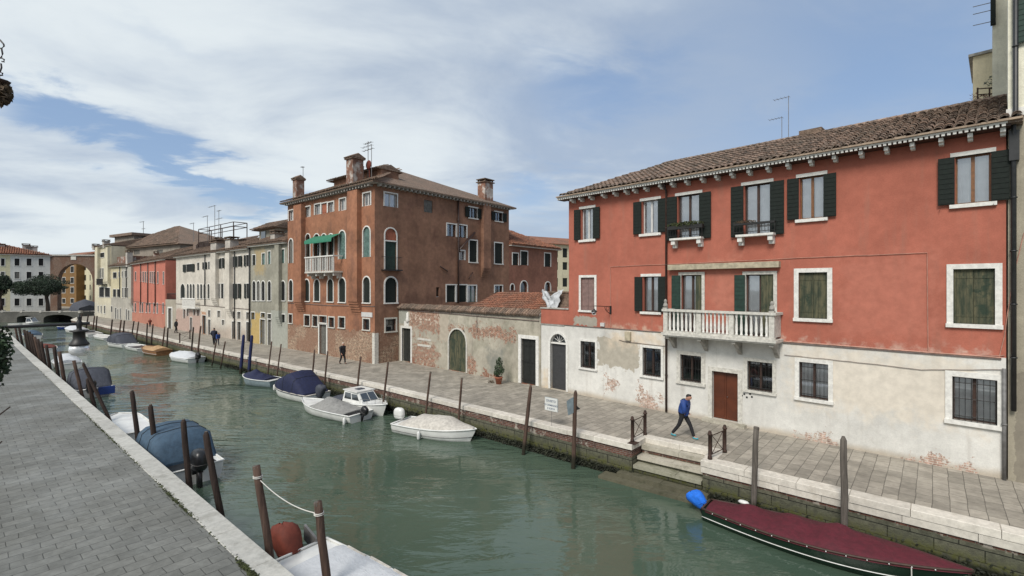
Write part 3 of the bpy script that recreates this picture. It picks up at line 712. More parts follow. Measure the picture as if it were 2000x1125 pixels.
# first floor
win(f, 1135, 1161.5, 542, 606, kind='shut', leaf='shut_blind', fr='stone_w', fw=.13)
win(f, 1256.5, 1287, 540, 609, wood='wood_dk', curtain=True, **SH)
a, b, c, d = f.rect(1331, 1371, 537, 640); zb = 3.86
r = winm(f, a, b, zb, d, wood='wood_dk', curtain=True, fr='stone', fw=.13, sill=False, shut='shut_mid', half=-1, sw=.42, name='balcony_door')
mb = MB(); mb.box(b-.30, b-.02, .02, .06, zb+.02, d-.02); f.put(mb, 'shutter', M['shut_old'], r)
a, b, c, d = f.rect(1457, 1511, 536, 640)
r = winm(f, a, b, zb, d, wood='wood_dk', curtain=True, fr='stone', fw=.13, sill=False, shut='shut_mid', half=-1, sw=.42, name='balcony_door')
mb = MB(); mb.box(b-.48, b-.02, .02, .06, zb+.02, d-.02); f.put(mb, 'shutter', M['shut_old'], r)
win(f, 1560, 1616, 532, 622, kind='shut', leaf='shut_old', fr='stone_w', fw=.16)
win(f, 1862, 1943.5, 525, 633, kind='shut', leaf='shut_old', fr='stone_w', fw=.16)
# ground floor
BW = dict(wood='wood_dk', bars=1, fr='stone_w', fw=.12, curtain=False)
win(f, 1134.5, 1163, 667, 719, **BW); win(f, 1255.5, 1291.5, 680, 735, **BW)
win(f, 1329, 1370, 694, 746, wood='wood_dk', bars=1, fr='stone', fw=.17)
win(f, 1460, 1509, 707, 764, wood='wood_dk', bars=1, fr='stone', fw=.13)
win(f, 1561, 1618, 709, 779, wood='wood_dk', bars=1, fr='stone_w', fw=.15, curtain=True)
win(f, 1860, 1948, 738.7, 825, wood='wood_dk', bars=1, fr='stone_w', fw=.17, curtain=True)
a, b, c, d = f.rect(1391, 1441.5, 727, 818)
r = winm(f, a, b, .14, d, kind='door', leaf='door_red', fr='stone', fw=.17, sill=False, name='door')
mb = MB(); mb.box(a-.35, b+.35, -.28, .30, -.02, .135); f.put(mb, 'doorstep', M['step'], r)
mb = MB(); mb.tube([((a+b)/2+.06, .14, 1.15), ((a+b)/2+.06, .09, 1.15)], .018, 6); f.put(mb, 'door_handle', M['chrome'], r)
mb = MB(); mb.ell(((a+b)/2+.7, -.0, 1.33), .05, .03, .045, 8, 5)
for i, (dx, dz) in enumerate(((.22, .02), (.32, -.10), (.45, .06), (.52, -.05), (.36, .14))): mb.box(b+dx, b+dx+.07, -.012, 0, 1.35+dz, 1.42+dz)
f.put(mb, 'door_bells', M['pipe_k'])
a, b, c, d = f.rect(1075, 1106, 652, 758)
winm(f, a, b, .03, d, kind='door', leaf='door_gr', fr='stone_w', fw=.13, arch=1, sill=False, name='arched_door', leaves=1)
wall(f, HT, 8, m=M['red_wall'], s0=sL)
mb_keep = f.op[:]
tw = wall(f, 4.62, 3.2, 'terrace_wall', M['red_wall'], s0=0, s1=sL-.004, sides=(True, False))
mb = MB(); mb.box(-.03, sL, -.06, .20, 4.625, 4.70); mb.box(-.03, sL-.3, -.045, -.005, zsp-.03, zsp+.04); f.put(mb, 'terrace_coping', M['stone_g'])
mb = MB(); mb.box(.1, sL-.15, .35, .6, 4.72, 5.55); mb.box(0.0, sL-.05, .3, .75, 5.55, 5.63)
f.put(mb, 'terrace_parapet', M['tile_m'])
# eaves, corbels, roof
mb = MB(); mb.box(sL-.38, W+.1, -.50, .05, HT-.03, HT+.055); f.put(mb, 'eaves_board', M['wood_dk'])
gt = MB(); n = int((W-sL+.45)/.135)
for i in range(n):     # scalloped stone-coloured dentil edge under the tiles
    x = sL-.38+.135*i; gt.box(x+.012, x+.095, -.57, -.50, HT-.025, HT+.055); gt.box(x-.0, x+.135, -.58, -.495, HT+.05, HT+.105)
f.put(gt, 'cornice', M['stone_w'])
for u in (1117, 1133.5, 1153.5, 1178, 1200.5, 1222.5, 1239, 1261, 1290, 1313, 1341, 1371.5, 1399.5, 1429.5, 1463, 1500, 1539, 1583.5, 1630, 1682, 1731.5, 1782, 1838, 1895, 1959):
    s_ = f.loc(u, 560, -.3)[0]; mb = MB(); mb.box(s_-.06, s_+.06, -.42, -.002, HT-.16, HT-.035); mb.box(s_-.06, s_+.06, -.25, -.002, HT-.23, HT-.16); f.put(mb, 'corbel', M['stone_w'])
rr = hull4(f, 'roof', M['tile'], sL-.35, W+.35, -.55, 8.5, HT+.14, sL+3.6, W+.35, 4.0, HT+2.05)
roofslope(f, rr, sL-.40, W+.36, sL+3.6, W+.36, -.66, HT+.15, 4.66, 1.93, 'tile', .25, .36)
mb = MB(); pp = [(sL+3.6, 4.0, HT+2.12), (W+.3, 4.0, HT+2.12)]
for i in range(44): x = sL+3.6+(W-sL-3.4)*i/44; mb.tube([(x, 4, HT+2.06), (x+.42, 4, HT+2.10)], [.13, .11], 8)
f.put(mb, 'ridge_tiles', M['tile'], rr)
for (u, v0, v1, arms) in ((1540, 270, 188, [(.02, -.62, .03, 5)]), (1527, 273, 228, [(.03, -.55, .02, 5)])):
    P = f.loc(u, v0, 4.0); q = f.loc(u, v1, 4.0); antenna(f, P[0], 4.0, HT+1.9, q[1], arms, rr, .014)
mb = MB(); s_, z_ = f.loc(1587, 268, 4.0); mb.box(s_-.5, s_+.4, 3.8, 4.4, HT+1.9, HT+2.32); f.put(mb, 'roof_hatch', M['tile_m'], rr)
mb = MB(); n = 60
for i in range(n): x0 = sL-.4+(W-sL+.75)*i/n; mb.box(x0, x0+(W-sL+.75)/n-.003, -.66, -.40, HT+.107, HT+.165+random.uniform(-.01, .012))
f.put(mb, 'eave_course', M['eave'])
# pipes, cables, awning case
x = S(1303); pipe(f, [(x, -.35, HT-.04), (x, -.09, HT-.35), (x, -.09, .03)], .052, M['pipe_b'])
x = W-.02; pipe(f, [(x-.02, -.09, 3.4), (x-.02, -.09, 0)], .05, M['pipe_g'], 'conduit')
def cable(pts, r=.012, m='cable', sag=0.0, name='cable'):
    q = []
    for (a, b) in zip(pts, pts[1:]):
        for i in range(8): t = i/8; q.append((a[0]+(b[0]-a[0])*t, -.03, a[1]+(b[1]-a[1])*t-sag*4*t*(1-t)+random.uniform(-.008, .008)))
    q.append((pts[-1][0], -.03, pts[-1][1])); mb = MB(); mb.tube(q, r, 5); return f.put(mb, name, M[m])
def L(u, v): return f.loc(u, v)
cable([L(1193, 640), L(1193, 521), L(1307, 516), L(1600, 502), L(1811, 494), L(1812, 600), L(1813, 688)], .011, 'cable_p')
cable([(.0, zsp+.02), (S(1296), zsp+.03)], .022, 'cable'); cable([(S(1530), zsp+.01), (W-.1, zsp+.0)], .026, 'cable_p'); cable([(S(1530), zsp-.045), (W-.1, zsp-.05)], .016, 'cable')
cable([L(1813, 688), L(1890, 694), L(1962, 694)], .012, 'cable_p'); cable([L(1532, 693), L(1660, 706), L(1800, 722), L(1962, 722)], .010, 'cable')
cable([L(2000, 455), L(1984, 520), L(1976, 560), L(1966, 625), L(1962, 655), L(1952, 696)], .012, 'cable_p'); cable([L(1210, 664), L(1225, 668), L(1300, 676)], .014, 'cable')
a, z1 = L(1309, 516); b, _ = L(1525, 516); mb = MB(); mb.box(a, b, -.26, -.0, ZZ(1417, 524)-.02, ZZ(1417, 514)); f.put(mb, 'awning_case', M['awn'])
s_, z_ = L(1178, 634); mb = MB(); mb.box(s_-.12, s_+.12, -.1, 0, z_-.09, z_+.1); f.put(mb, 'junction_box', M['wood_wh'])
s_, z_ = L(1228, 656); mb = MB(); mb.box(s_-.15, s_+.15, -.14, 0, z_-.22, z_+.2); f.put(mb, 'meter_box', M['awn'])
# balcony
PR = .82
s0, zr = f.loc(1297, 622, -PR); s1 = f.loc(1512, 622, -PR)[0]; ztop = zb+1.03
bal = MB(); bal.box(s0-.10, s1+.10, -PR-.10, -.002, zb-.14, zb-.03); bal.box(s0-.04, s1+.04, -PR-.04, -.002, zb-.20, zb-.142)
B_ = f.put(bal, 'balcony', M['stone'])
rl = MB(); rl.box(s0-.08, s1+.08, -PR-.08, -PR+.16, ztop-.10, ztop); rl.box(s0-.078, s0+.16, -PR+.16, -.002, ztop-.098, ztop-.002); rl.box(s1-.16, s1+.078, -PR+.16, -.002, ztop-.098, ztop-.002); rl.box(s0-.03, s1+.03, -PR-.03, -PR+.12, zb-.028, zb+.06); f.put(rl, 'handrail', M['stone'], B_)
def ulo(u): return f.loc(u, 640, -PR+.05)[0]
nw = [s0+.07, ulo(1365.5), ulo(1429), s1-.09]
for x in nw: mb = MB(); mb.box(x-.10, x+.10, -PR-.02, -PR+.13, zb+.06, ztop-.10); f.put(mb, 'newel', M['stone'], B_)
for (x0, x1, n) in ((nw[0], nw[1], 7), (nw[1], nw[2], 7), (nw[2], nw[3], 7)):
    for i in range(n):
        x = x0+.10+(x1-x0-.20)*(i+.5)/n+.0; mb = MB(); hh = ztop-.10-(zb+.06); mb.lathe([(.062, 0), (.062, .06), (.04, .08), (.062, hh*.28), (.055, hh*.45), (.034, hh*.8), (.058, hh*.9), (.058, hh)], (x, -PR+.05, zb+.06), 8); f.put(mb, 'baluster', M['stone_w'], B_, True)
mb = MB(); mb.box(s1-.10, s1+.0, -PR+.14, -.003, zb+.06, ztop-.10); f.put(mb, 'balcony_side', M['stone'], B_)
for x in (s0+.12, ulo(1365), ulo(1432), s1-.12):
    mb = MB(); prof = [(-PR+.04, -.20), (-PR+.04, -.31), (-PR+.22, -.34), (-.38, -.46), (-.14, -.70), (-.0, -.82), (-.0, -.20)]
    vs = [(x-.08, y, zb+z) for y, z in prof]+[(x+.08, y, zb+z) for y, z in prof]; n = len(prof)
    mb.add(vs, [tuple(range(n)), tuple(range(2*n-1, n-1, -1))]+[(i, (i+1) % n+0, (i+1) % n+n, i+n)[::-1] for i in range(n)]); f.put(mb, 'bracket', M['stone_g'], B_)
for u in (1300, 1508):
    x = f.loc(u, 610, -PR+.05)[0]; t = empty('stone_figure', f.M @ Matrix.Translation((x, -PR+.04, ztop)), ('small grey stone figure on the left end of the balcony rail' if u < 1400 else 'small grey stone figure on the right end of the balcony rail'), 'statue', 'figures on the balcony rail')
    mb = MB(); mb.box(-.10, .10, -.08, .08, 0, .07); mb.build('plinth', M['stone_g'], t)
    mb = MB(); mb.lathe([(.085, .07), (.10, .14), (.085, .24), (.05, .27), (.065, .31), (.075, .36), (.05, .42), (.015, .45)], (0, 0, 0), 10); mb.ell((0, -.06, .15), .09, .07, .05); mb.build('figure', M['stone_g'], t, True)
# wall lamp on its bracket
s_, z_ = f.loc(1193, 602)
t = empty('wall_lamp', f.M @ Matrix.Translation((s_, 0, z_)), 'black scrolled wall lamp on long arm beside the lower left window of the red house', 'lamp')
mb = MB(); mb.box(-.05, .05, -.04, 0, -.3, .12); mb.tube([(0, 0, .08), (0, -1.45, .16)], .02, 6)
pr = [(0, -.03, -.28)]+[(0, -.55*math.sin(q/10*1.5), -.28+.36*(q/10)**1.3) for q in range(1, 11)]; mb.tube(pr, .018, 6)
mb.tube([(0, -.28+.12*math.cos(q*.6), -.0+.1*math.sin(q*.6)) for q in range(11)], .013, 5); mb.build('bracket', M['iron'], t)
mb = MB(); mb.tube([(0, -1.45, .16), (0, -1.45, .02)], .012, 5); mb.lathe([(.03, .02), (.05, -.03), (.16, -.10), (.16, -.12)], (0, -1.45, 0), 10); mb.build('lamp_shade', M['iron'], t, True)
mb = MB(); mb.lathe([(.13, -.12), (.12, -.24), (.06, -.29), (.01, -.3)], (0, -1.45, 0), 10); mb.build('lamp_glass', M['perspex'], t, True)

# ================================================================ tall pale house at the right edge
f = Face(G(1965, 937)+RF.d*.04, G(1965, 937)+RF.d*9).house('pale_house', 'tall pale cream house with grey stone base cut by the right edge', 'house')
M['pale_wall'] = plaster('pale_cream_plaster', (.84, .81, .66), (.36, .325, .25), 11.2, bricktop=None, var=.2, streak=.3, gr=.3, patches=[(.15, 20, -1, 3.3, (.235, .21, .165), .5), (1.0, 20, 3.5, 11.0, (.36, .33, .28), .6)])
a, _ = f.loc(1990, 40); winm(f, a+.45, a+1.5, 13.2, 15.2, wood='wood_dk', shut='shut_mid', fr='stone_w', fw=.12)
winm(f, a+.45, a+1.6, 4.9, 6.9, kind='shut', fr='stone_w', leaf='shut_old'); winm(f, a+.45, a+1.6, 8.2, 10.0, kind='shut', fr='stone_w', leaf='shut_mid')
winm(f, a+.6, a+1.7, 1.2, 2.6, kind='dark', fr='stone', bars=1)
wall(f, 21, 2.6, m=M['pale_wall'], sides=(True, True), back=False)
# left flank, shaped as a set-back wing facing the street to catch the sun
P1 = atZ(1938, 100, 19.0); P1.z = 0
g = f.side(P1, P1+RF.d*3.2); g.op = []
wall(g, 21, 4, 'sun_turned_wing_wall', M['pale_wall'], sides=(True, True), back=True)
mb = MB(); mb.box(-.05, .10, -.16, 0, 16.2, 19.5); g.put(mb, 'shutter', M['shut'])
mb = MB(); mb.box(-.04, 6, -.06, .02, 11.05, 11.3); f.put(mb, 'string_course', M['stone_w'])
pipe(f, [(.16, -.12, 20.9), (.16, -.12, 11.2), (.12, -.25, 10.9), (.12, -.12, 10.2), (.12, -.12, 2.15)], .062, M['pipe_k'])
mb = MB(); mb.box(.02, .24, -.22, .0, 9.7, 10.6); f.put(mb, 'rain_hopper', M['pipe_k'])
for zz in (17.1, 16.8, 16.35): mb = MB(); mb.tube([(.1, -.05, zz), (-.55, -.1, zz+.03)], .015, 5); g.put(mb, 'clothes_pole', M['pipe_g'])
# cream block and roof terrace behind the red house ridge
A = atZ(1900, 150, 23); A.z = 0; B = A+RF.d*1.6
f = Face(A, B).house('cream_annex', 'pale yellow rooftop block behind the right end of the red house roof', 'house')
M['annex'] = plaster('annex_plaster', (.80, .71, .50), var=.15); zt = f.loc(1915, 108)[1]; wall(f, zt, 4, m=M['annex']); mb = MB(); mb.box(-.15, 1.7, -.15, 4.1, zt, zt+.12); f.put(mb, 'roof', M['stone_g']); f.put(MB().box(-.02, 1.5, -.05, 0, zt-3.0, zt-2.88), 'string_course', M['stone_g'])
A = atZ(1896, 150, 20.5); A.z = 13.25; t = empty('roof_terrace', Matrix.Translation(A), 'rusty roof terrace with dry potted plants behind the red house ridge', 'terrace')
mb = MB(); mb.box(0, 1.25, -.3, .9, -.5, -.4); mb.build('deck', M['wood_dk'], t)
mb = MB()
for x in (0, .5, 1.0, 1.25): mb.tube([(x, -.3, -.9), (x, -.3, 1.0)], .03, 5)
for z in (.45, .95, .7): mb.tube([(0, -.3, z), (1.25, -.3, z+.1)], .025, 5)
mb.build('railing', M['iron_r'], t)
mb = MB(); mb.leaves((.55, -.15, .35), .65, .3, .45, 620, .07); mb.leaves((.05, -.1, .55), .16, .2, .4, 90, .06); mb.build('dry_plants', M['rustc'], t)
mb = MB(); mb.leaves((.85, 0, 1.35), .22, .2, .28, 90, .06); mb.build('green_plant', M['leaf'], t)

# ================================================================ garden wall
f = Face(G(779, 704.5), G(1056, 756)).house('garden_wall', 'long peeling plaster and brick garden wall with tiled coping and green arched gate', 'wall')
GW = f; M['gwall'] = plaster('garden_wall_plaster', (.43, .395, .32), bricktop=-.0, bamp=1.0, var=.25, streak=.25, gr=.4, bcol=((.29, .115, .068), (.17, .07, .045), (.37, .32, .25)),
    patches=[(1.5, 6.2, 3.15, 4.1, (.58, .50, .41), 1.4), (1.2, 5.0, -.5, 1.75, 'brick', 1.9), (1.2, 5.8, 2.6, 4.5, 'brick', 2-.02), (5.4, 12.6, 2.85, 3.15, 'brick', .9), (6.3, 9.0, -.3, 1.1, 'brick', 1.0), (8.6, 12.4, 2.5, 3.4, 'brick', 1.1), (10.2, 11.6, .2, 1.8, (.20, .205, .18), 2.1), (0, 1.25, 3.0, 5, (.32, .325, .28), .2), (7.6, 7.9, 2.0, 2.9, (.04, .03, .025), .35), (5.2, 6.2, 2.0, 4.1, (.40, .35, .28), .9)], blot=(.30, .285, .22))
a, b, c, d = f.rect(785.5, 802.5, 641, 707); winm(f, a, b, .03, d, kind='door', leaf='door_dk', fr='stone_w', fw=.17, sill=False, name='gate')
a, b, c, d = f.rect(877, 910.5, 643, 728)
r = winm(f, a, b, .03, d, kind='shut', leaf='shut_old', fr='stone', fw=.11, arch=1, sill=False, name='arched_gate')
a, b, c, d = f.rect(1018, 1047, 662, 755); r = winm(f, a, b, .03, d, kind='door', leaf='door_dk', fr='stone_w', fw=.22, sill=False, name='gate', bars=1)
wall(f, 4.18, .45, m=M['gwall'], rd=.26)
mb = MB(); n = int(f.W/.21)
rnd = random.Random(4)
for i in range(n): x = .1+.21*i; h = rnd.uniform(-.02, .03); mb.tube([(x, -.20, 4.20+h), (x, .25, 4.50+h)], [.095, .08], 7); mb.tube([(x, .25, 4.50+h), (x, .62, 4.22+h)], [.095, .08], 7)
k = f.put(mb, 'coping_tiles', M['tile_m'], None)
mb = MB(); mb.box(0, f.W, -.10, .5, 4.18, 4.25); mb.add([(0, -.12, 4.25), (f.W, -.12, 4.25), (f.W, .55, 4.25), (0, .55, 4.25), (0, .22, 4.46), (f.W, .22, 4.46)], [(0, 1, 5, 4), (2, 3, 4, 5), (0, 4, 3), (1, 2, 5)]); f.put(mb, 'coping', M['stone_g'])
cable([(.1, 4.08), (3, 4.02), (6, 4.0), (9, 3.94), (f.W-.1, 3.88)], .03, 'cable'); cable([(.1, 4.14), (5, 4.10), (f.W-.1, 4.06)], .018, 'cable')
x = S_ = f.loc(932, 640)[0]; cable([(x, 4.0), (x, 2.85)], .02)
a, z = f.loc(797, 623); mb = MB(); mb.lathe([(.05, -.28), (.16, -.22), (.17, -.05), (.12, .1), (.11, .45), (.02, .55)], (a, -.03, z), 10); f.put(mb, 'wall_shrine', M['stone_w'], None, True)
mb = MB(); a, b, c, d = f.rect(790, 799, 628, 638); mb.box(a, b, -.05, 0, c, d+.02); f.put(mb, 'stone_plaque', M['stone_w'])
for v in (663, 675): a, b, c, d = f.rect(816, 842, v-2, v+2); mb = MB(); mb.box(a, b, -.03, 0, c, d); f.put(mb, 'stone_ledge', M['stone'])
# low tiled shed roof behind the wall
sa, sb = f.loc(945, 600)[0], f.W-.3
g = Face(f.P0+f.y*.7, f.P0+f.y*.7+f.d*f.W).house('garden_shed', 'low shed with weathered orange tile roof behind the garden wall', 'shed')
s0_ = g.loc(905, 598)[0]; g2 = g; mb = MB(); mb.box(s0_+.4, sb-.1, .1, 5.6, 0, 4.0); g.put(mb, 'wall', M['gwall'])
zr = g.loc(1000, 571, 3.5)[1]; r = hull4(g, 'roof', M['tile_o'], s0_, sb, -.1, 7.0, 4.15, g.loc(978, 572, 3.5)[0], sb, 3.5, zr); roofslope(g, r, s0_, sb+.05, g.loc(978, 572, 3.5)[0], sb+.05, -.15, 4.2, 3.65, zr-4.15, 'tile_o', .24, .36)

# ================================================================ brown corner palace
P0, P1 = G(562, 680.4), G(732, 711)
f = Face(P0, P1).house('brown_palace', 'tall brown four storey corner house with brick foot, arched windows and green awning', 'house')
BP = f; nrm = f.y; P2 = P1+nrm*15.7
g = f.side(P1, P2)
H1 = 13.75
BR = ((.28, .145, .095), (.15, .085, .06), (.42, .34, .245))
M['brown_f'] = plaster('brown_plaster', (.335, .155, .090), bricktop=2.4, bamp=.62, var=.28, streak=.5, gr=.4, grime=(.15, .085, .055), bcol=BR, blot=(.235, .115, .075))
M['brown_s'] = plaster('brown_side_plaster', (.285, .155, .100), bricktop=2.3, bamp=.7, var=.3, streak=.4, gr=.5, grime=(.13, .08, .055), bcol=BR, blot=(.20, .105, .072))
T = dict(fr='stone_w', fw=.10, sill=False)
for u0, u1, v0, v1 in ((564.3, 573.5, 411, 431), (596, 606, 404, 424), (663.5, 675.5, 388, 411), (709.5, 724, 377, 402)): win(f, u0, u1, v0, v1, wood='wood_wh', curtain=True, fat=.07, **T)
win(f, 615, 626, 399, 419, wood='wood_wh', curtain=True, **T); win(f, 628, 639, 397, 417, kind='shut', leaf='terra', leaves=1, **T); win(f, 641, 652, 395, 414, wood='wood_wh', curtain=True, **T)
for u0, u1, v0, v1 in ((564.5, 572.5, 467, 514), (662, 675, 451, 506), (709.5, 723, 443, 502)): win(f, u0, u1, v0, v1, kind='shut', leaf='shut_teal' if u0 > 600 else 'shut_grey', arch=1, **T)
fl = f.rect(596, 655, 528, 530, 0)[2]
for u0, u1 in ((597, 606), (612.5, 624.5), (627, 638.5), (641, 652)):
    a, b, c, d = f.rect(u0, u1, 457, 528); winm(f, a, b, f.loc(627, 530)[1]+.1, d, wood='shut_mid', arch=1, far=False, fr='stone_w', fw=.08, sill=False)
for u0, u1, v0, v1 in ((565, 572, 547, 587), (594.5, 604.5, 546, 588), (614, 624.5, 546, 588), (640, 651, 545, 589), (662, 675, 543, 590), (709.5, 723, 541, 591)): win(f, u0, u1, v0, v1, kind='shut', leaf='shut', arch=1, fr='stone_w', fw=.10)
for u0, u1, v0, v1 in ((564.5, 571, 614, 631), (595, 605, 616, 636), (611, 620.5, 617, 637), (642.5, 653, 620, 639), (662, 673.5, 620, 640), (709.5, 722, 623, 644)): win(f, u0, u1, v0, v1, kind='dark', fr='stone', fw=.10, bars=1)
a, b, c, d = f.rect(624, 638, 634, 690); winm(f, a, b, .03, d, kind='door', leaf='shut_grey', fr='stone_w', fw=.16, sill=False, name='door'); win(f, 624, 638, 617.5, 631, kind='dark', fr='stone', fw=.08)
wall(f, H1, 15.7, m=M['brown_f'], sides=(True, False), back=True)
for (u0, u1, v0, v1) in ((573, 588, 400, 612), (678, 697, 372, 614)): breast(f, u0, u1, v0, v1, M['brown_f'], .42)
# side
for u0, u1, v0, v1 in ((751, 775, 378, 404), ): win(g, u0, u1, v0, v1, wood='wood_wh', curtain=True, **T)
win(g, 828, 845, 391, 415, kind='shut', leaf='shut_grey', fr=None)
for u0, u1, v0, v1 in ((916, 932, 406, 426), (966.5, 981, 415, 432)): win(g, u0, u1, v0, v1, wood='wood_dk', shut='shut', fr='stone_w', fw=.12)
win(g, 752, 774, 446, 469, kind='shut', leaf='terra', arch=1, leaves=1, **T)
a, b, c, d = g.rect(752, 774, 472, 527); r = winm(g, a, b, c, d, kind='shut', leaf='shut_mid', **T)
mb = MB(); railing(mb, a-.3, b+.3, c+.02, c+1.0, -.35); mb.box(a-.35, b+.35, -.38, 0, c-.08, c)
for x in (a-.3, b+.3): railing(mb, x, x+.001, c, c+1, -.35); mb.tube([(x, -.35, c+1), (x, 0, c+1)], .014, 5)
g.put(mb, 'balcony_rail', M['iron'], r)
win(g, 752, 774.5, 542, 591, kind='shut', leaf='shut', arch=1, fr='stone_w', fw=.12)
win(g, 873, 890, 438, 462, wood='wood_dk', **T); win(g, 893, 911, 440, 464, wood='wood_dk', **T); win(g, 898, 907, 490, 508, wood='wood_wh', **T)
win(g, 916.5, 931.5, 470, 512, kind='shut', leaf='shut', fr='stone_w', fw=.11); win(g, 966, 981, 475, 515, kind='shut', leaf='shut', fr='stone_w', fw=.11)
win(g, 872, 889, 557, 590, kind='shut', leaf='shut', **T); win(g, 892, 911, 557, 590, kind='shut', leaf='shut', **T); win(g, 914, 930, 558, 590, wood='shut_teal', curtain=True, **T)
win(g, 966, 981, 558, 572, wood='wood_dk', **T); win(g, 852, 858, 561, 580, kind='dark'); win(g, 753, 773, 623, 647, kind='dark', fr='stone', fw=.12, bars=1)
wall(g, H1-.002, 1.0, 'side_wall', M['brown_s'], sides=(False, True), back=False, top=False)
a, b, _, _ = g.rect(945, 959, 400, 560, -.4); c_ = g.loc(952, 560, -.4)[1]
breast(g, 945, 959, 395, 545, M['brown_s'], .40)
pipe(g, [(g.loc(893.5, 500)[0], -.12, H1-.1), (g.loc(893.5, 500)[0], -.12, g.loc(893.5, 592)[1])], .08, M['pipe_b'])
for pts in (((926, 454), (896, 486), (896, 492)), ((873, 530), (858, 520)), ((922, 532), (914, 545))): q = [g.loc(*p) for p in pts]; pipe(g, [(a_, -.10, b_) for a_, b_ in q], .10 if len(pts) == 3 else .05, M['pipe_b'], 'flue_pipe', 7, False)
# cornice
for (q, e0, e1) in ((f, -.5, f.W+.5), (g, -.5, g.W+.5)):
    mb = MB(); mb.box(e0+(.0 if q is f else .55), e1-(.0 if q is f else 0), -.50, .0, H1+.003, H1+.10); q.put(mb, 'cornice', M['stone_g'])
    mb = MB(); n = int(q.W/.42)
    for i in range(n): x = .2+.42*i; mb.box(x, x+.14, -.42, -.002, H1-.16, H1-.002)
    q.put(mb, 'dentils', M['stone_g'])
rz = 3.5; hip = f.W/2+.5
rr = hull4(f, 'roof', M['tile_m'], -.55, f.W+.55, -.55, 16.25, H1+.14, f.W/2-.01, f.W/2+.01, hip, H1+rz)
mb = MB(); 
roofslope(f, rr, -.6, f.W+.6, f.W/2-.3, f.W/2+.3, -.6, H1+.16, hip+.55, rz-.1, 'tile_m', .26, .4, 3)
# side slope: apex seen over the eaves
hip2 = f.W/2+.55
roofslope(g, rr, -.6, g.W+.6, hip, hip+.1, -.6, H1+.16, hip2, rz-.1, 'tile_m', .26, .4, 3, name='roof_tiles')
if g.root: pass
s_ = f.loc(582, 380, .3)[0]; chimney(f, s_, .35, H1, f.loc(583, 345, .3)[1], .75, .75, 'chim')
s_ = f.loc(692, 380, .3)[0]; chimney(f, s_, .35, H1, f.loc(692, 304, .3)[1], 1.0, .95, 'chim')
s_ = g.loc(948, 380, .9)[0]; chimney(g, s_, .9, H1-.1, g.loc(948, 351, .9)[1], 1.15, 1.0, 'chim', 'box')
mb = MB(); d0 = f.loc(664, 350, 2.5)[0]; d1 = f.W-.6; zt = f.loc(690, 343, 2.0)[1]; d1 = f.W-1.9; mb.box(d0, d1, 1.9, 3.6, H1, zt); o = f.put(mb, 'dormer', M['brown_s'])
mb = MB(); mb.add([(d0-.6, 1.5, zt-.12), (d1+.1, 1.5, zt-.12), (d1+.1, 4.0, zt-.12), (d0-.6, 4.0, zt-.12), (d0-.6, 2.75, zt+.38), (d1+.1, 2.75, zt+.38)], [(0, 1, 5, 4), (2, 3, 4, 5), (0, 4, 3), (1, 2, 5), (3, 2, 1, 0)]); f.put(mb, 'dormer_roof', M['tile_m'], o)
roofslope(f, o, d0-.6, d1+.1, d0-.6, d1+.1, 1.45, zt-.1, 1.3, .5, 'tile_m', .26, .4, 3)
s_, z_ = f.loc(719, 276, 1.5); antenna(f, s_, 1.5, H1, z_, [(.15, -.5, .5, 5), (.7, -.7, .7, 4)], rr, .03)
s_, z_ = f.loc(720, 322, 1.2); mb = MB(); mb.ell((s_, 1.2, z_), .38, .10, .38, 12, 8); mb.tube([(s_, 1.25, z_), (s_, 1.3, H1)], .04, 5); f.put(mb, 'satellite_dish', M['rustc'], rr, True)
for u, v, off, a0 in ((656, 346, 4, -.9), (592, 325, 1, .0)): s_, z_ = f.loc(u, v, off); antenna(f, s_, off, H1, z_, [(.05, a0-.3, .05, 4)], rr, .025)
for s_, z_, off in ((12.96, 17.2, .68), (11.3, 15.8, 1.03)): antenna(g, s_, off, H1, z_, [(.05, -1.3, .05, 4)], rr, .025)
# balcony, awning, street name plate
a = f.loc(597, 520, -.8)[0]; b = f.loc(651, 520, -.8)[0]; z0 = f.loc(625, 530, -.8)[1]; z1 = f.loc(625, 500, -.8)[1]
mb = MB(); mb.box(a-.1, b+.1, -.85, 0, z0-.12, z0); B_ = f.put(mb, 'balcony', M['stone'])
mb = MB(); mb.box(a-.08, b+.08, -.88, -.68, z1-.10, z1); mb.box(a-.078, a+.1, -.68, 0, z1-.098, z1-.002); mb.box(b-.1, b+.078, -.68, 0, z1-.098, z1-.002); f.put(mb, 'handrail', M['stone_w'], B_)
for i in range(17): x = a+.04+(b-a-.08)*i/16; q = .10 if i % 4 == 0 else .055; mb = MB(); mb.box(x-q/2, x+q/2, -.82, -.82+q, z0, z1-.1); f.put(mb, 'baluster', M['stone_w'], B_)
for i in range(4): x = a+.2+(b-a-.4)*i/3; mb = MB(); mb.box(x-.09, x+.09, -.7, 0, z0-.38, z0-.12); mb.box(x-.09, x+.09, -.35, 0, z0-.6, z0-.38); f.put(mb, 'bracket', M['stone'], B_)
a = f.loc(598, 465, -.7)[0]; b = f.loc(651, 465, -.7)[0]; za = f.loc(625, 461, -.02)[1]; zc = f.loc(625, 474, -.85)[1]
mb = MB(); rows = [[(a+(b-a)*i/30, -.02-.85*t, za+(zc+.30-za)*t) for i in range(31)] for t in (0, .35, .7, 1)]+[[(a+(b-a)*i/30, -.88+.015*math.sin(i*1.6), zc) for i in range(31)]]
mb.grid(rows); f.put(mb, 'awning', M['awn_g'], None, True)
a, b, c, d = f.rect(706, 727, 610, 619, -.03)
mb = MB(); mb.box(a, b, -.04, 0, c, d); pl_ = f.put(mb, 'street_name_plate', M['wood_wh'])
mb = MB(); mb.box(f.W-.28, f.W+.03, -.05, 0, 0, 2.35); mb.box(f.W+.002, f.W+.05, -.048, .3, 0, 2.35); f.put(mb, 'corner_stone', M['stone'])
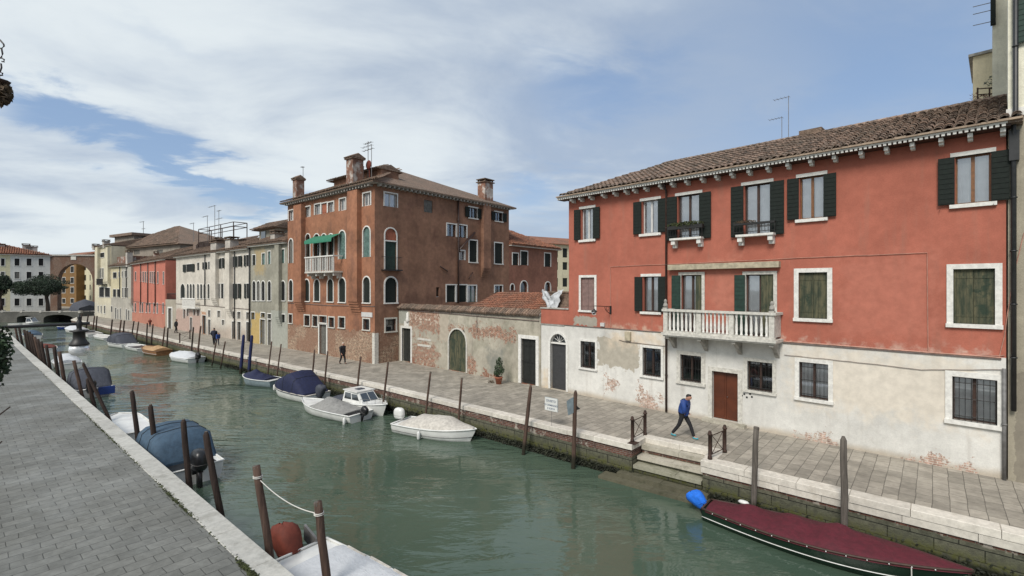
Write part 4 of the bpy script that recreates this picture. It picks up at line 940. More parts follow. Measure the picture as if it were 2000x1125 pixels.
cable([(0, 4.35), (f.W*.5, 4.3), (f.W, 4.4)], .03); f0 = f

# lower brick wing behind
h = Face(P2, P2+(P2-P1).normalized()*8.5).house('brick_wing', 'lower reddish brick house with orange hipped roof behind the brown palace', 'house')
f = h; M['wing'] = plaster('wing_plaster', (.27, .125, .085), bricktop=.5, bamp=2.4, var=.3, streak=.35, gr=.5, grime=(.12, .07, .05))
for u0, u1, v0, v1 in ((1001, 1012, 495, 518), (1017, 1030, 491, 518), (1063.5, 1075, 495, 521)): win(f, u0, u1, v0, v1, kind='shut', leaf='shut', **T)
for u0, u1, v0, v1 in ((997, 1004, 555, 567), (1016.5, 1030, 549, 572), (1064.5, 1075, 551, 572)): win(f, u0, u1, v0, v1, kind='dark', arch=1, **T)
zt = f.loc(993, 480)[1]; wall(f, zt, 8, m=M['wing']); mb = MB(); mb.box(.0, f.W+.3, -.35, 0, zt+.003, zt+.12); f.put(mb, 'cornice', M['stone'])
r = hull4(f, 'roof', M['tile_o'], 0, f.W+.4, -.4, 8.4, zt+.18, 0, 3.5, 4, zt+2.4); roofslope(f, r, 0, f.W+.45, 0, 3.5, -.45, zt+.2, 4.4, 2.25, 'tile_o', .26, .42, 3)
# yellow house in the gap
A = atZ(1068, 560, 78); B = A+RF.d*0+Vector((6.5, 4.0, 0))
f = Face(A, B).house('yellow_house', 'pale yellow house seen through the gap beside the red house', 'house')
M['yel'] = plaster('yellow_plaster', (.62, .57, .40), var=.12)
for v0, v1 in ((485, 503), (512, 527), (543, 560)):
    for u0, u1 in ((1085.5, 1090), (1099, 1108)): win(f, u0, u1, v0, v1, kind='shut', leaf='shut', far=True)
zt = f.loc(1095, 478)[1]; wall(f, zt, 8, m=M['yel']); hull4(f, 'roof', M['tile_o'], -1.5, f.W+2, -.5, 8.5, zt+.1, -1, f.W, 4, zt+1.6)
# ================================================================ row of houses along the canal
def fin(f, m, zt, depth=9, roofm='tile_m', rise=2.0, run=4.5, hip=(0, 0), corn='stone', sides=(True, True), sp=.28, tiles=True):
    wall(f, zt, depth, m=M[m], sides=sides)
    mb = MB(); mb.box(-.0, f.W, -.35, 0, zt+.003, zt+.13); f.put(mb, 'cornice', M[corn])
    r = hull4(f, 'roof', M[roofm], -.05, f.W+.05, -.45, depth+.3, zt+.20, hip[0], f.W-hip[1], run, zt+.2+rise, .07)
    if tiles: roofslope(f, r, -.05, f.W+.05, hip[0], f.W-hip[1], -.5, zt+.22, run+.45, rise-.05, roofm, sp, .45, 3)
    return r
# grey house
f = Face(G(489, 669), G(561.8, 680.37)).house('grey_house', 'narrow grey plaster house with row of small arched windows beside the brown palace', 'house')
M['greyw'] = plaster('grey_plaster', (.33, .315, .255), bricktop=-.6, bamp=.8, var=.25, streak=.35, gr=.4, patches=[(0.15, 2.3, -.5, 3.2, (.44, .32, .13), 1.9), (1.0, 3.2, 7.2, 9.8, (.38, .29, .15), 2.3), (4.5, 9, -1, 3.6, (.33, .335, .29), .8)])
W1 = dict(fr='stone_w', fw=.08, sill=False)
for u0, u1, v0, v1 in ((493.5, 499.5, 498, 518), (512, 518, 495, 517), (524, 529, 491, 516), (549, 556, 487, 514)): win(f, u0, u1, v0, v1, kind='shut', leaf='shut' if u0 < 500 else 'shut_teal', leaves=1, **W1)
for u0, u1 in ((493.5, 499.5), (502, 508), (511, 517.5), (523.5, 529.5), (549.5, 557)): win(f, u0, u1, 549, 587, kind='shut', leaf='shut_grey' if 500 < u0 < 510 else 'void', arch=1, leaves=1, fr='stone_w', fw=.09)
for u0, u1, v0, v1 in ((491, 498, 610, 624), (510, 518, 611, 620), (523, 530, 613, 626), (549, 557, 614, 630)) : win(f, u0, u1, v0, v1, kind='dark', far=True, **W1)
for u0, u1, v1 in ((508.5, 518, 671.5), (523.5, 530, 673.5)): a, b, c, d = f.rect(u0, u1, 624, v1); winm(f, a, b, .03, d, kind='door', leaf='shut_grey', leaves=1, name='door', **W1)
zt = f.loc(530, 479)[1]; R1 = fin(f, 'greyw', zt, rise=2.3, run=5)
breast(f, 536, 544, 478, 640, M['greyw'], .35)
a = f.loc(504, 455, 2.2)[0]; b = f.loc(548, 455, 2.2)[0]; zd = f.loc(515, 448, 2.2)[1]
mb = MB(); mb.box(a+.3, b, 2.2, 5, zt, zd); o = f.put(mb, 'dormer', M['greyw'])
mb = MB(); mb.box(a+.9, a+1.9, 2.12, 2.2, zd-1.5, zd-.25); f.put(mb, 'dormer_window', M['glass_far'], o)
mb = MB(); mb.add([(a-.5, 1.6, zd-.1), (b+.3, 1.6, zd-.1), (b+.3, 5.6, zd-.1), (a-.5, 5.6, zd-.1), (a-.2, 3.6, zd+1.0), (b+.3, 3.6, zd+1.0)], [(0, 1, 5, 4), (2, 3, 4, 5), (0, 4, 3), (1, 2, 5), (3, 2, 1, 0)]); f.put(mb, 'dormer_roof', M['tile_m'], o); roofslope(f, o, a-.5, b+.3, a-.2, b+.3, 1.5, zd-.05, 2.1, 1.05, 'tile_m', .28, .45, 3)
x = f.loc(537, 470, .6)[0]; chimney(f, x, .8, zt, f.loc(537, 450, .6)[1], .9, .9, 'chim_w', 'box')
pipe(f, [(.02, -.12, zt), (.02, -.12, 0.1)], .07, M['pipe_k'])
# white house
f = Face(G(344, 643.3), G(489, 668.6)).house('white_house', 'long off white three storey house with roof terrace frame and two wall chimneys', 'house')
M['whitew'] = plaster('offwhite_plaster', (.60, .555, .48), bricktop=-.5, bamp=.9, var=.2, streak=.3, gr=.25, patches=[(0, 9.5, -1, 2.9, (.42, .31, .26), 1.6), (9.8, 11.4, -1, 2.8, (.45, .27, .18), .8)], base=(1.2, (.40, .33, .27), .6))
for u0, u1, v0, v1, sh in ((364, 375, 516, 531, 1), (385.5, 389.5, 513, 528, 0), (399, 403, 512, 526, 1), (407, 410, 511, 526, 0), (426, 431, 506, 525, 0), (433, 437, 504, 524, 1), (454, 458.5, 501, 522, 1), (464.5, 470.5, 500, 521, 1), (481, 487, 498, 520, 1)):
    win(f, u0, u1, v0, v1, kind='shut', leaf='void', leaves=1, far=True, shut='shut' if sh else None, **W1)
for u0, u1 in ((353, 361.5), (365.5, 369), (371.2, 375), (376.8, 380.5), (385.6, 389), (391.5, 395.4), (397.8, 402.3), (405.8, 409.6)): win(f, u0, u1, 554.5, 583, kind='shut', leaf='shut', arch=.9, leaves=1, fr='stone_w', fw=.07)
for u0, u1, sh in ((425.5, 430, 0), (432, 437, 0), (451, 458, 1), (464, 469, 1), (481.5, 487, 1)): win(f, u0, u1, 554, 583, kind='shut', leaf='void', leaves=1, shut='shut' if sh else None, far=True, **W1)
for u0, u1, v0, v1 in ((358.5, 362.5, 604, 622), (365, 369, 604, 618), (378, 382, 604, 616), (385, 389.5, 605, 617), (407, 411, 606, 619), (425, 430.5, 607, 620), (434, 438.5, 625, 635), (453.5, 459, 608, 622), (464, 470, 609, 623), (481.5, 487.5, 610, 624)): win(f, u0, u1, v0, v1, kind='dark', far=True, **W1)
for u0, u1, v0 in ((371.5, 375.5, 620), (395.5, 402.5, 616), (407, 411.5, 624), (453.5, 458.8, 628), (464, 470.5, 628.5), (481.5, 487.5, 629)): a, b, c, d = f.rect(u0, u1, v0, 660); winm(f, a, b, .03, d, kind='door', leaf='door_dk', leaves=1, name='door', **W1)
zt = f.loc(430, 494)[1]; fin(f, 'whitew', zt, rise=2.0, run=4.5, hip=(1.5, 0))
for u0, u1, vb, vt in ((411, 420.5, 600, 470), (439.5, 447.5, 622, 464)):
    b_ = breast(f, u0, u1, 494, vb, M['whitew'], .4); a, b, _, _ = f.rect(u0, u1, 494, vb, -.4); chimney(f, (a+b)/2, .1, zt-.0, f.loc((u0+u1)/2, vt)[1], b-a+.25, .9, 'chim_w', 'box')
for u in (402, 459.8, 489): x = f.loc(u, 500)[0]-.05; pipe(f, [(x, -.1, zt), (x, -.1, 3.6 if u == 402 else .1)], .06, M['pipe_k'])
cable([(0, 3.55), (8, 3.6), (f.W, 3.5)], .035)
a, b, c, d = f.rect(356, 381, 583, 600, -.6); mb = MB(); mb.box(a, b, -.62, 0, c-.15, c); B_ = f.put(mb, 'balcony', M['stone_w']); mb = MB(); railing(mb, a, b, c, d, -.6, .16, .03); mb.box(a, b, -.66, -.56, d-.08, d); f.put(mb, 'balcony_rail', M['stone_w'], B_)
# altana: roof terrace frame
mb = MB(); ya, yb = 2.6, 4.2; a = f.loc(388, 460, ya)[0]; b = f.loc(456, 460, ya)[0]; z0, z1 = zt+1.2, f.loc(425, 440, ya)[1]
for x in (a, a+(b-a)*.33, a+(b-a)*.66, b):
    for y in (ya, yb): mb.tube([(x, y, z0-1), (x, y, z1)], .06, 5)
for z in (z1, z1-.55): 
    mb.tube([(a, ya, z), (b, ya, z)], .05, 5); mb.tube([(a, yb, z), (b, yb, z)], .05, 5); mb.tube([(a, ya, z), (a, yb, z)], .05, 5); mb.tube([(b, ya, z), (b, yb, z)], .05, 5)
railing(mb, a, b, z0, z0+1.1, ya, .3, .03)
al = f.put(mb, 'roof_terrace_frame', M['iron_r']); mb = MB(); mb.box(a-.3, b+.3, ya-.2, yb, z0-.2, z0-.05); mb.add([(a-2.2, ya, z0-1.0), (a-.3, ya, z0-1), (a-.3, ya, z0+1.2), (a-2.2, ya, z0+1.35), (a-2.2, yb, z0-1), (a-.3, yb, z0-1), (a-.3, yb, z0+1.2), (a-2.2, yb, z0+1.35)], [(0, 1, 2, 3), (4, 0, 3, 7), (3, 2, 6, 7), (1, 5, 6, 2)]); f.put(mb, 'terrace_shed', M['tile'], al)
mb = MB(); n_ = int((b-a+1)/.16)
for i in range(n_): x = a-.8+(b-a+1)*i/n_; mb.box(x, x+.10, ya-.1, ya-.06, z0-.9, z0+.75+.35*math.sin(i*.7)*math.sin(i*.23))
f.put(mb, 'terrace_screen', M['wood_dk'], al)
mb = MB(); mb.leaves(((a+b)/2-1, ya+.7, z0+.9), 2.2, .6, .7, 900, .13); f.put(mb, 'terrace_plants', M['leaf_dry'], al)
mb = MB(); mb.box(b-1.6, b+1.8, ya+.4, yb, z0-.8, z0+.7); mb.add([(b-1.9, ya+.1, z0+.7), (b+2.2, ya+.1, z0+.7), (b+2.2, yb, z0+.7), (b-1.9, yb, z0+.7), (b-1.7, 5, z0+1.4), (b+2, 5, z0+1.4)], [(0, 1, 5, 4), (2, 3, 4, 5), (0, 4, 3), (1, 2, 5)]); f.put(mb, 'roof_cabin', M['tile'], al)
for u, v, off, arm in ((419.5, 401, 5, (-2.4, .1)), (427.5, 411, 5, (-.6, .6)), (405, 421, 5, (-2, .1)), (378, 435, 5, (-1.6, .1))): s_, z_ = f.loc(u, v, off); antenna(f, s_, off, zt+1.2, z_, [(.05, arm[0], arm[1], 4)]+([(1.2, -1, 1.2, 4)] if u == 427.5 else []), al, .035)
# low wall with door between the white and the salmon house
f = Face(G(323, 641.8), G(344, 643.3)).house('courtyard_wall', 'low grey courtyard wall with tall white framed door and railings on top', 'wall')
M['cyard'] = plaster('courtyard_plaster', (.40, .36, .29), bricktop=-.3, bamp=.8, var=.2)
a, b, c, d = f.rect(329, 335.5, 602, 640); winm(f, a, b, .03, d, kind='door', leaf='shut_grey', fr='stone_w', fw=.2, leaves=1, name='door', sill=False)
zt = f.loc(333, 585)[1]; wall(f, zt, .4, m=M['cyard']); mb = MB(); railing(mb, .1, f.W-.1, zt, zt+.8, .2, .25, .03); f.put(mb, 'railing', M['iron'])
f = Face(f.P0+f.y*7, f.P0+f.y*7+f.d*f.W).house('courtyard_house', 'dark red house set back behind the courtyard wall', 'house'); M['dred'] = plaster('dark_red_plaster', (.22, .05, .035), var=.2); wall(f, 8.2, 3, m=M['dred'], sides=(False, False))
# salmon house
f = Face(G(258, 626.5), G(323, 641.8)).house('salmon_house', 'salmon pink house with tall narrow windows and dark vertical pipes', 'house')
M['salmon'] = plaster('salmon_plaster', (.50, .175, .125), bricktop=-.6, bamp=.9, var=.15, streak=.2, gr=.2, base=(1.8, (.42, .20, .14), 1.0))
for u in (265, 275.2, 280, 284.3, 288.3, 293.8, 297.6, 301.5, 308.6, 319.6): win(f, u-1, u+1.2, 531, 555-(.12*(320-u)), kind='shut', leaf='void' if u not in (284.3, 297.6) else 'shut_grey', leaves=1, fr='stone_w', fw=.05)
for u in (259.8, 264.8, 274, 278.6, 286.5, 292.7, 301.2, 307.5, 319): win(f, u-1.1, u+1.3, 592, 612-.05*(320-u), kind='shut', leaf='void', leaves=1, fr='stone_w', fw=.06)
zt = f.loc(290, 513)[1]; fin(f, 'salmon', zt, rise=2.6, run=5.5, roofm='tile_m')
for u in (276, 290, 304.5): x = f.loc(u, 560)[0]; pipe(f, [(x, -.1, zt), (x, -.1, 3.0)], .07, M['pipe_b'])
cable([(0, 3.4), (f.W, 3.3)], .04)
x = f.loc(305, 480, 2)[0]; chimney(f, x, 2, zt, f.loc(305, 491, 2)[1], .6, .6, 'chim', 'box')
# two houses at the far bend
f = Face(G(217, 622), G(258, 626.5)).house('mustard_house', 'pale mustard and grey house with ornate rusty chimney between cream tower house and salmon house', 'house')
M['must'] = plaster('mustard_plaster', (.55, .49, .33), (.42, .395, .34), 3.9, bricktop=-.8, bamp=.6, var=.2, streak=.35, gr=.3, patches=[(5.5, 20, 4, 12, (.38, .36, .31), .8)])
for u0, u1, v0, v1 in ((221, 228, 532, 543), (232, 235, 531, 541), (238, 240.5, 530, 541), (244, 249, 529, 541), (255, 257.8, 528, 540), (221, 227, 565, 580), (229, 235.5, 565, 580), (239, 241.5, 562, 581), (243.5, 246, 562, 581), (248.5, 251, 562, 582)): win(f, u0, u1, v0, v1, kind='shut', leaf='void' if u1 < 240 else 'shut_grey', leaves=1, far=True, fr='stone_w', fw=.08)
for u0, u1, v0 in ((216.5, 219.5, 598), (224.5, 227, 601), (229, 231, 604), (234, 236, 602), (245.5, 248, 604), (250, 252.5, 606)): a, b, c, d = f.rect(u0+.6, u1+.4, v0, 620); winm(f, a, b, .03 if u0 > 220 else 1.2, d, kind='door', leaf='door_dk', leaves=1, name='door', fr='stone_w', fw=.08, sill=False)
zt = f.loc(238, 521)[1]; fin(f, 'must', zt, rise=2.4, run=5)
breast(f, 250, 256, 521, 604, M['must'], .5); x = f.loc(253, 470)[0]; chimney(f, x, -.05, zt-.1, f.loc(253, 489)[1], .8, .8, 'chim_w', 'box')
for u in (235, 247.8): x = f.loc(u, 560)[0]; pipe(f, [(x, -.1, zt), (x, -.1, 4)], .07, M['pipe_k'])
a = f.loc(221, 520, -.1)[0]; b = f.loc(250, 520, -.1)[0]; mb = MB(); mb.box(a, b, .5, 3, zt, zt+1.9); o = f.put(mb, 'roof_loggia', M['chim'])
f = Face(G(185, 617.5), G(217, 622)).house('cream_house', 'tall narrow cream house with chimneys and small balcony at the far bend of the canal', 'house')
M['cream'] = plaster('cream_plaster', (.60, .55, .41), var=.15, streak=.3, gr=.2, base=(2.5, (.50, .47, .39), 1.0))
for u0, u1, v0, v1 in ((194, 204, 494, 503), (210, 215.5, 492, 501), (192.3, 193.8, 525, 543), (196.5, 198.5, 524, 543), (200, 202.5, 524, 543), (214.3, 216.5, 531, 544), (194, 203.5, 561, 580), (205, 215, 562, 580), (191.3, 193, 597, 609), (197, 199, 597, 611), (203.5, 206, 597, 612)): win(f, u0, u1, v0, v1, kind='shut', leaf='void', leaves=2 if u1-u0 > 5 else 1, far=True, fr='stone_w', fw=.1)
zt = f.loc(200, 483)[1]; fin(f, 'cream', zt, rise=1.6, run=5)
for u0, u1 in ((185.5, 190), (206, 210)): breast(f, u0, u1, 483, 560, M['cream'], .5); x = f.loc((u0+u1)/2, 480)[0]; chimney(f, x, -.05, zt-.3, f.loc(200, 474 if u0 < 190 else 470)[1], 1.1, .9, 'chim_w', 'box')
a, b, c, d = f.rect(190, 202, 549, 555, -.6); mb = MB(); railing(mb, a, b, c, c+1.0, -.7, .25, .035); mb.box(a, b, -.75, 0, c-.15, c); f.put(mb, 'balcony', M['iron'])
# big hipped house behind the row
A = atZ(216, 560, 96); B = atZ(352, 560, 82); f = Face(A, B).house('hipped_house', 'large grey brown house with broad hipped roof rising behind the mustard and salmon houses', 'house')
M['taupe'] = plaster('taupe_plaster', (.27, .24, .20), var=.25, streak=.3, gr=.4)
zt = f.loc(250, 486)[1]
for u0, u1 in ((262, 273), (307, 318)): win(f, u0, u1, 488, 497, kind='shut', leaf='shut_grey', far=True, leaves=1)
wall(f, zt, 12, m=M['taupe']); r = hull4(f, 'roof', M['tile_m'], -.6, f.W+.6, -.6, 12.6, zt+.1, f.W*.46, f.W*.52, 6, zt+4.6)
roofslope(f, r, -.6, f.W+.6, f.W*.46, f.W*.52, -.65, zt+.15, 6.6, 4.4, 'tile_m', .4, .6, 3)
a = f.loc(224, 470, 1)[0]; b = f.loc(262, 470, 1)[0]; zd = f.loc(240, 462, 1)[1]; mb = MB(); mb.box(a, b, 1, 5, zt, zd); o = f.put(mb, 'dormer', M['taupe']); mb = MB(); mb.box(a-.8, b+.5, .4, 6, zd, zd+.5); f.put(mb, 'dormer_roof', M['tile'], o)
s_, z_ = f.loc(280, 432, 6); antenna(f, s_, 6, zt+4, z_, [(.1, -1.6, .1, 4), (1.6, -.6, .6, 3)], r, .05)
for u0, u1, v0, v1, off in ((261, 275, 464, 475, 2.5), (306, 318, 465, 475, 3)): a = f.loc(u0, v0, off)[0]; b = f.loc(u1, v0, off)[0]; mb = MB(); mb.box(a, b, off, off+2, zt, f.loc(u0, v0, off)[1]); f.put(mb, 'roof_turret', M['chim_w'], r)
# ================================================================ far end of the canal
M['fwhite'] = plaster('far_white_plaster', (.64, .64, .60), (.60, .57, .42), 0, var=.1, patches=[(-5, 10.5, -1, 30, (.60, .56, .38), .1)])
FE = G(98, 606.8)
f = Face(FE-Vector((.72, .69, 0))*26, FE).house('far_white_house', 'white and pale yellow house with red roof behind the pine at the canal end', 'house')
M['fwhite'] = plaster('far_white_plaster', (.60, .60, .56), var=.1, patches=[(-1, f.loc(20, 560)[0], -1, 30, (.58, .54, .36), .05)])
for (v0, v1) in ((505, 519), (531, 544), (556, 570), (583, 597)):
    for u0, u1 in ((2, 9), (28.5, 38), (52, 61.5), (75.5, 84.5)): win(f, u0, u1, v0, v1, kind='shut', leaf='shut_grey' if (v0 == 531 and u0 < 30) else 'void', far=True, fr='stone_w', fw=.12)
zt = f.loc(50, 499)[1]; wall(f, zt, 12, m=M['fwhite']); mb = MB(); mb.box(0, f.W+.4, -.5, 0, zt+.003, zt+.2); f.put(mb, 'cornice', M['stone_w'])
r = hull4(f, 'roof', M['tile_o'], -.6, f.W+.6, -.6, 12.5, zt+.25, 4, f.W-9.5, 6, zt+3.2); roofslope(f, r, -.6, f.W+.6, 4, f.W-9.5, -.65, zt+.3, 6.6, 2.9, 'tile_o', .4, .6, 3)
for u in (2, 51, 58, 66): x = f.loc(u, 480, 4)[0]; chimney(f, x, 4, zt+1, f.loc(u, 476+(u > 55)*4, 4)[1], 1.3, 1.3, 'chim_w', 'box', r)
A, B = f.P0+f.d*f.W, G(187, 606.5)
f = Face(A, B).house('arch_wall', 'brown brick wall with one huge round arch over the far street', 'arch')
M['archm'] = plaster('arch_brick', (.15, .095, .065), bricktop=30, bamp=.2, var=.3, bcol=((.17, .09, .06), (.12, .07, .05), (.18, .15, .12)))
a, b, c, d = f.rect(112, 181, 515, 606); zs = f.loc(146, 548)[1]; f.op.append((a, b, .0, d, d-zs)); zt = f.loc(140, 500)[1]
wall(f, zt, 1.2, m=M['archm'], rd=1.2); mb = MB(); mb.box(-.1, f.W+.1, -.25, 1.4, zt+.003, zt+.35); f.put(mb, 'cornice', M['stone_g'])
o = [x for x in f.root.children if x.name.startswith('wall')][0]
me = o.data; bm = bmesh.new(); bm.from_mesh(me); bmesh.ops.delete(bm, geom=[q for q in bm.faces if q.material_index == 1 or all(abs(v.co.y-1.2) < .01 for v in q.verts)], context='FACES'); bm.to_mesh(me); bm.free()
mb = MB(); mb.cur = 0; q = arcpts(a, b, zs, d); 
for (x0, z0), (x1, z1) in zip(q, q[1:]): mb.quad((x0, 1.2, z0), (x0, 1.2, zt), (x1, 1.2, zt), (x1, 1.2, z1))
f.put(mb, 'wall_back', M['archm']); mb = MB(); s_, z_ = f.loc(144, 502); mb.box(s_-.6, s_+.6, -.12, 0, z_-.7, z_+.5); f.put(mb, 'crest', M['stone'])
P = f.P0; f = Face(atZ(100, 560, 150), atZ(149, 560, 140)).house('orange_house', 'ochre orange house seen through the big arch', 'house'); M['och'] = plaster('ochre_plaster', (.20, .115, .045), var=.15)
for v0, v1 in ((520, 532), (542, 553), (561, 572), (583, 592)):
    for u0, u1 in ((113, 118.5), (121.5, 128), (138, 144.5)): win(f, u0, u1, v0, v1, kind='shut', leaf='void', far=True, fr='stone_w', fw=.12)
zt = f.loc(120, 504)[1]; wall(f, zt, 10, m=M['och'], sides=(True, True)); hull4(f, 'roof', M['tile_o'], -.5, f.W+.5, -.5, 10.5, zt+.1, 1, f.W-1, 5, zt+2)
f = Face(atZ(148.5, 560, 155), atZ(186, 560, 128)).house('lemon_house', 'pale yellow house in shade of the big arch beside the orange house', 'house')
for v0, v1 in ((519, 528), (537, 548), (556, 566), (577, 586)):
    for u0, u1 in ((151, 152.5), (155, 157), (163.5, 168), (175, 177)): win(f, u0, u1, v0, v1, kind='shut', leaf='void', far=True)
zt = f.loc(150, 506)[1]; wall(f, zt, 8, m=M['yel']); hull4(f, 'roof', M['tile_o'], -.5, f.W+.5, -.5, 8.5, zt+.1, 1, f.W-1, 4, zt+1.5)
# bridge
M['bridge'] = plaster('bridge_stone', (.12, .118, .105), var=.3)
f = Face(Vector((-124, 99, 0)), Vector((-85.8, 95.5, 0))).house('stone_bridge', 'low grey stone bridge crossing the end of the canal', 'bridge')
a, b, c, d = f.rect(85, 143, 614, 628); f.op.append((a, b, -2.2, .35, .8)); a2 = f.loc(46, 620)[0]; f.op.append((a2-1.5, a2+2.5, -2.2, .1, .5))
wall(f, .85, 3.0, m=M['bridge'], zb=-2.2, rd=3.0, back=False); mb = MB()
for q in (-.05,): mb.box(-.1, f.W+.1, -.08, .35, .853, .97)
for i in range(10): x = f.W*i/9; mb.box(x-.25, x+.25, -.10, .4, .7, 1.15)
f.put(mb, 'parapet', M['stone_g'])
t = empty('covered_kiosk', Matrix.Translation(atZ(166, 606, 99)), 'dark tarpaulin covered kiosk beside the far bridge', 'kiosk'); t.location.z = 0; t.rotation_euler = (0, 0, -.5)
mb = MB()
for x in (-1.9, 1.9):
    for y in (-1.5, 1.5): mb.tube([(x, y, -.02), (x, y, 1.6)], .06, 6)
mb.box(-1.9, 1.9, -1.5, 1.5, .5, .6); mb.build('frame', M['wood_dk'], t)
mb = MB(); rows = []
for i in range(9): x = -2.2+4.4*i/8; h = 1.6+1.5*math.sin(math.pi*(i+.6)/9.2); rows.append([(x, -1.9, 1.0), (x, -1.7, h*.86), (x, 0, h+.25), (x, 1.7, h*.86), (x, 1.9, 1.0)])
mb.grid(rows); mb.add(rows[0], [(0, 1, 2, 3, 4)]); mb.add(rows[-1], [(4, 3, 2, 1, 0)]); mb.build('tarpaulin', M['darkgrey'], t, True)
# ---------------------------------------------------------------- trees
def pine(P, H, Rx, name, label, seed, lean=0):
    rnd = random.Random(seed); t = empty(name, Matrix.Translation(P), label, 'tree', 'pines at the far end of the canal'); tr = MB()
    tr.tube([(0, 0, -.05), (-.1, 0, H*.25), (-.5+lean, 0, H*.5), (-.9+lean, .1, H*.68)], [.42, .34, .28, .2], 8)
    cl = []
    for i in range(15):
        a = rnd.uniform(0, 6.28); rr = Rx*math.sqrt(rnd.random())*.85; x, y = rr*math.cos(a)-1.2+lean, rr*math.sin(a)*.7; z = H*(.76-.20*(rr/Rx)**2+rnd.uniform(-.09, .07)); cl.append((x, y, z))
        s = rnd.uniform(.3, .55); b0 = Vector((-.3+lean*.5, 0, H*s)); tr.tube([b0, b0.lerp(Vector((x, y, z)), .55)+Vector((0, 0, -.3)), (x, y, z)], [.14, .09, .05], 6)
    tr.build('trunk', M['bark'], t, True); c = MB()
    for (x, y, z) in cl: q = rnd.uniform(.75, 1.2); c.leaves((x, y, z), Rx*.42*q, Rx*.38*q, H*.19*q, 1150, .15, rnd)
    for i in range(14): a = rnd.uniform(0, 6.28); c.leaves((Rx*.9*math.cos(a)-1.2+lean, Rx*.65*math.sin(a), H*rnd.uniform(.62, .8)), Rx*.2, Rx*.2, H*.05, 170, .14, rnd)
    c.build('crown', M['leaf_dk'], t)
P = atZ(94, 606, 107); P.z = 0; pine(P, 8.7, 4.9, 'pine_tree', 'broad dark umbrella pine before the white house at the end of the canal', 3)
P = atZ(2, 606, 104); P.z = 0; pine(P, 9.2, 3.2, 'pine_tree', 'umbrella pine cut by the left edge of the photo', 9)
# ================================================================ mooring posts
PC = 0
def ray_poly(u, pts, off):
    q = offs(pts, off); k = (u-1000)/FP
    for a, b in zip(q, q[1:]):
        fa, fb = a.x-k*a.y, b.x-k*b.y
        if fa*fb <= 0 and max(a.y, b.y) > 1:
            t = fa/(fa-fb); p = a.lerp(b, t)
            if p.y > 1: return p.y
def post(ut, vt, ub, vb, label, side='R', r=.085, m='post', top='flat', d=.42, group=None, Z=None):
    Z = Z or ray_poly(ub if side == 'L' else (ut+ub)/2, (LQ if side == 'L' else [RQ[i] for i in (0, 1, 2, 3, 4, 5, 6, 7, 8, 9, 12, 13)]), -d)
    T, Bm = atZ(ut, vt, Z), atZ(ub, vb, Z); dr = (T-Bm)/(T-Bm).z; base = T+dr*(WZ-T.z); H = T.z-WZ
    t = empty('mooring_post', Matrix.Translation(base), label, 'mooring post', group or ('mooring posts along the left bank' if side == 'L' else 'mooring posts along the right bank'))
    rnd = random.Random(int(ut*10)); mb = MB(); pts = []; rr = []; n = 9
    for i in range(n+1): h = -.9+(H+.9)*i/n; pts.append(Vector((dr.x*h+rnd.uniform(-.008, .008), dr.y*h+rnd.uniform(-.008, .008), h))); rr.append(r*(1.08-.12*i/n)*rnd.uniform(.96, 1.04))
    if top == 'point': pts.append(pts[-1]+Vector((0, 0, .10))); rr[-1] = r*.9; rr.append(r*.45)
    mb.tube(pts, rr, 9); mb.build('shaft', M[m], t, True)
    if Z < 26:
        c = MB(); e = pts[-1]; c.lathe([(r*.96, -.07), (r*1.0, -.02), (r*.9, .0)], (e.x, e.y, e.z), 9) if top == 'flat' else c.lathe([(r*.5, -.01), (r*.46, .01)], (e.x, e.y, e.z), 8); c.build('post_top', M['post_gr'], t)
    return T, dr, Z, t
X = post(1648, 860, 1649, 1015, 'grey mooring post rising behind the middle of the maroon covered boat', m='post_gr', r=.088, top='point', d=.38)
post(1477, 834, 1472, 970, 'grey mooring post behind the stern of the maroon covered boat', m='post_gr', r=.085, d=.36)
PS = post(1124, 768, 1120, 910, 'brown mooring post carrying the folded grey sign, just left of the water steps', r=.082, top='point')
PW = post(1036, 757, 1023, 880, 'leaning brown mooring post left of the white notice', r=.08, top='point')
post(902, 738, 896, 815, 'slim brown post behind the bow of the beige covered boat', r=.055, d=.3)
post(841, 726, 832, 802, 'slim brown post behind the white outboard of the beige covered boat', r=.055, d=.3)
post(758, 707, 749, 785, 'slim brown post behind the bow of the white cabin boat', r=.058, d=.3)
post(704.5, 697, 697, 765, 'slim brown post behind the windscreen of the white cabin boat', r=.058, d=.3)
post(640, 686, 633, 758, 'slim post behind the grey outboard of the navy hooded boat', r=.055, d=.3)
post(614.5, 683, 609, 750, 'slim post behind the hood of the navy hooded boat', r=.055, d=.3)
post(549, 672, 541, 733, 'thin post behind the stern of the small blue tarped boat', r=.05, d=.3)
post(531, 667, 524, 722, 'thin post behind the middle of the small blue tarped boat', r=.05, d=.3)
post(492, 657, 486, 728, 'navy blue painted post, nearer of the pair beyond the blue tarped boat', m='post_bl', r=.12, top='point', d=.5)
post(476, 656, 470, 728, 'navy blue painted post, farther of the pair beyond the blue tarped boat', m='post_bl', r=.12, top='point', d=.5)
post(440, 667, 432, 712, 'bare slim post, nearer one of two between the couple and the navy posts', r=.06, d=.5)
post(422, 669, 416, 702, 'bare slim post in front of the walking couple', r=.06, d=.5)
FG = 'slim posts along the far right bank'
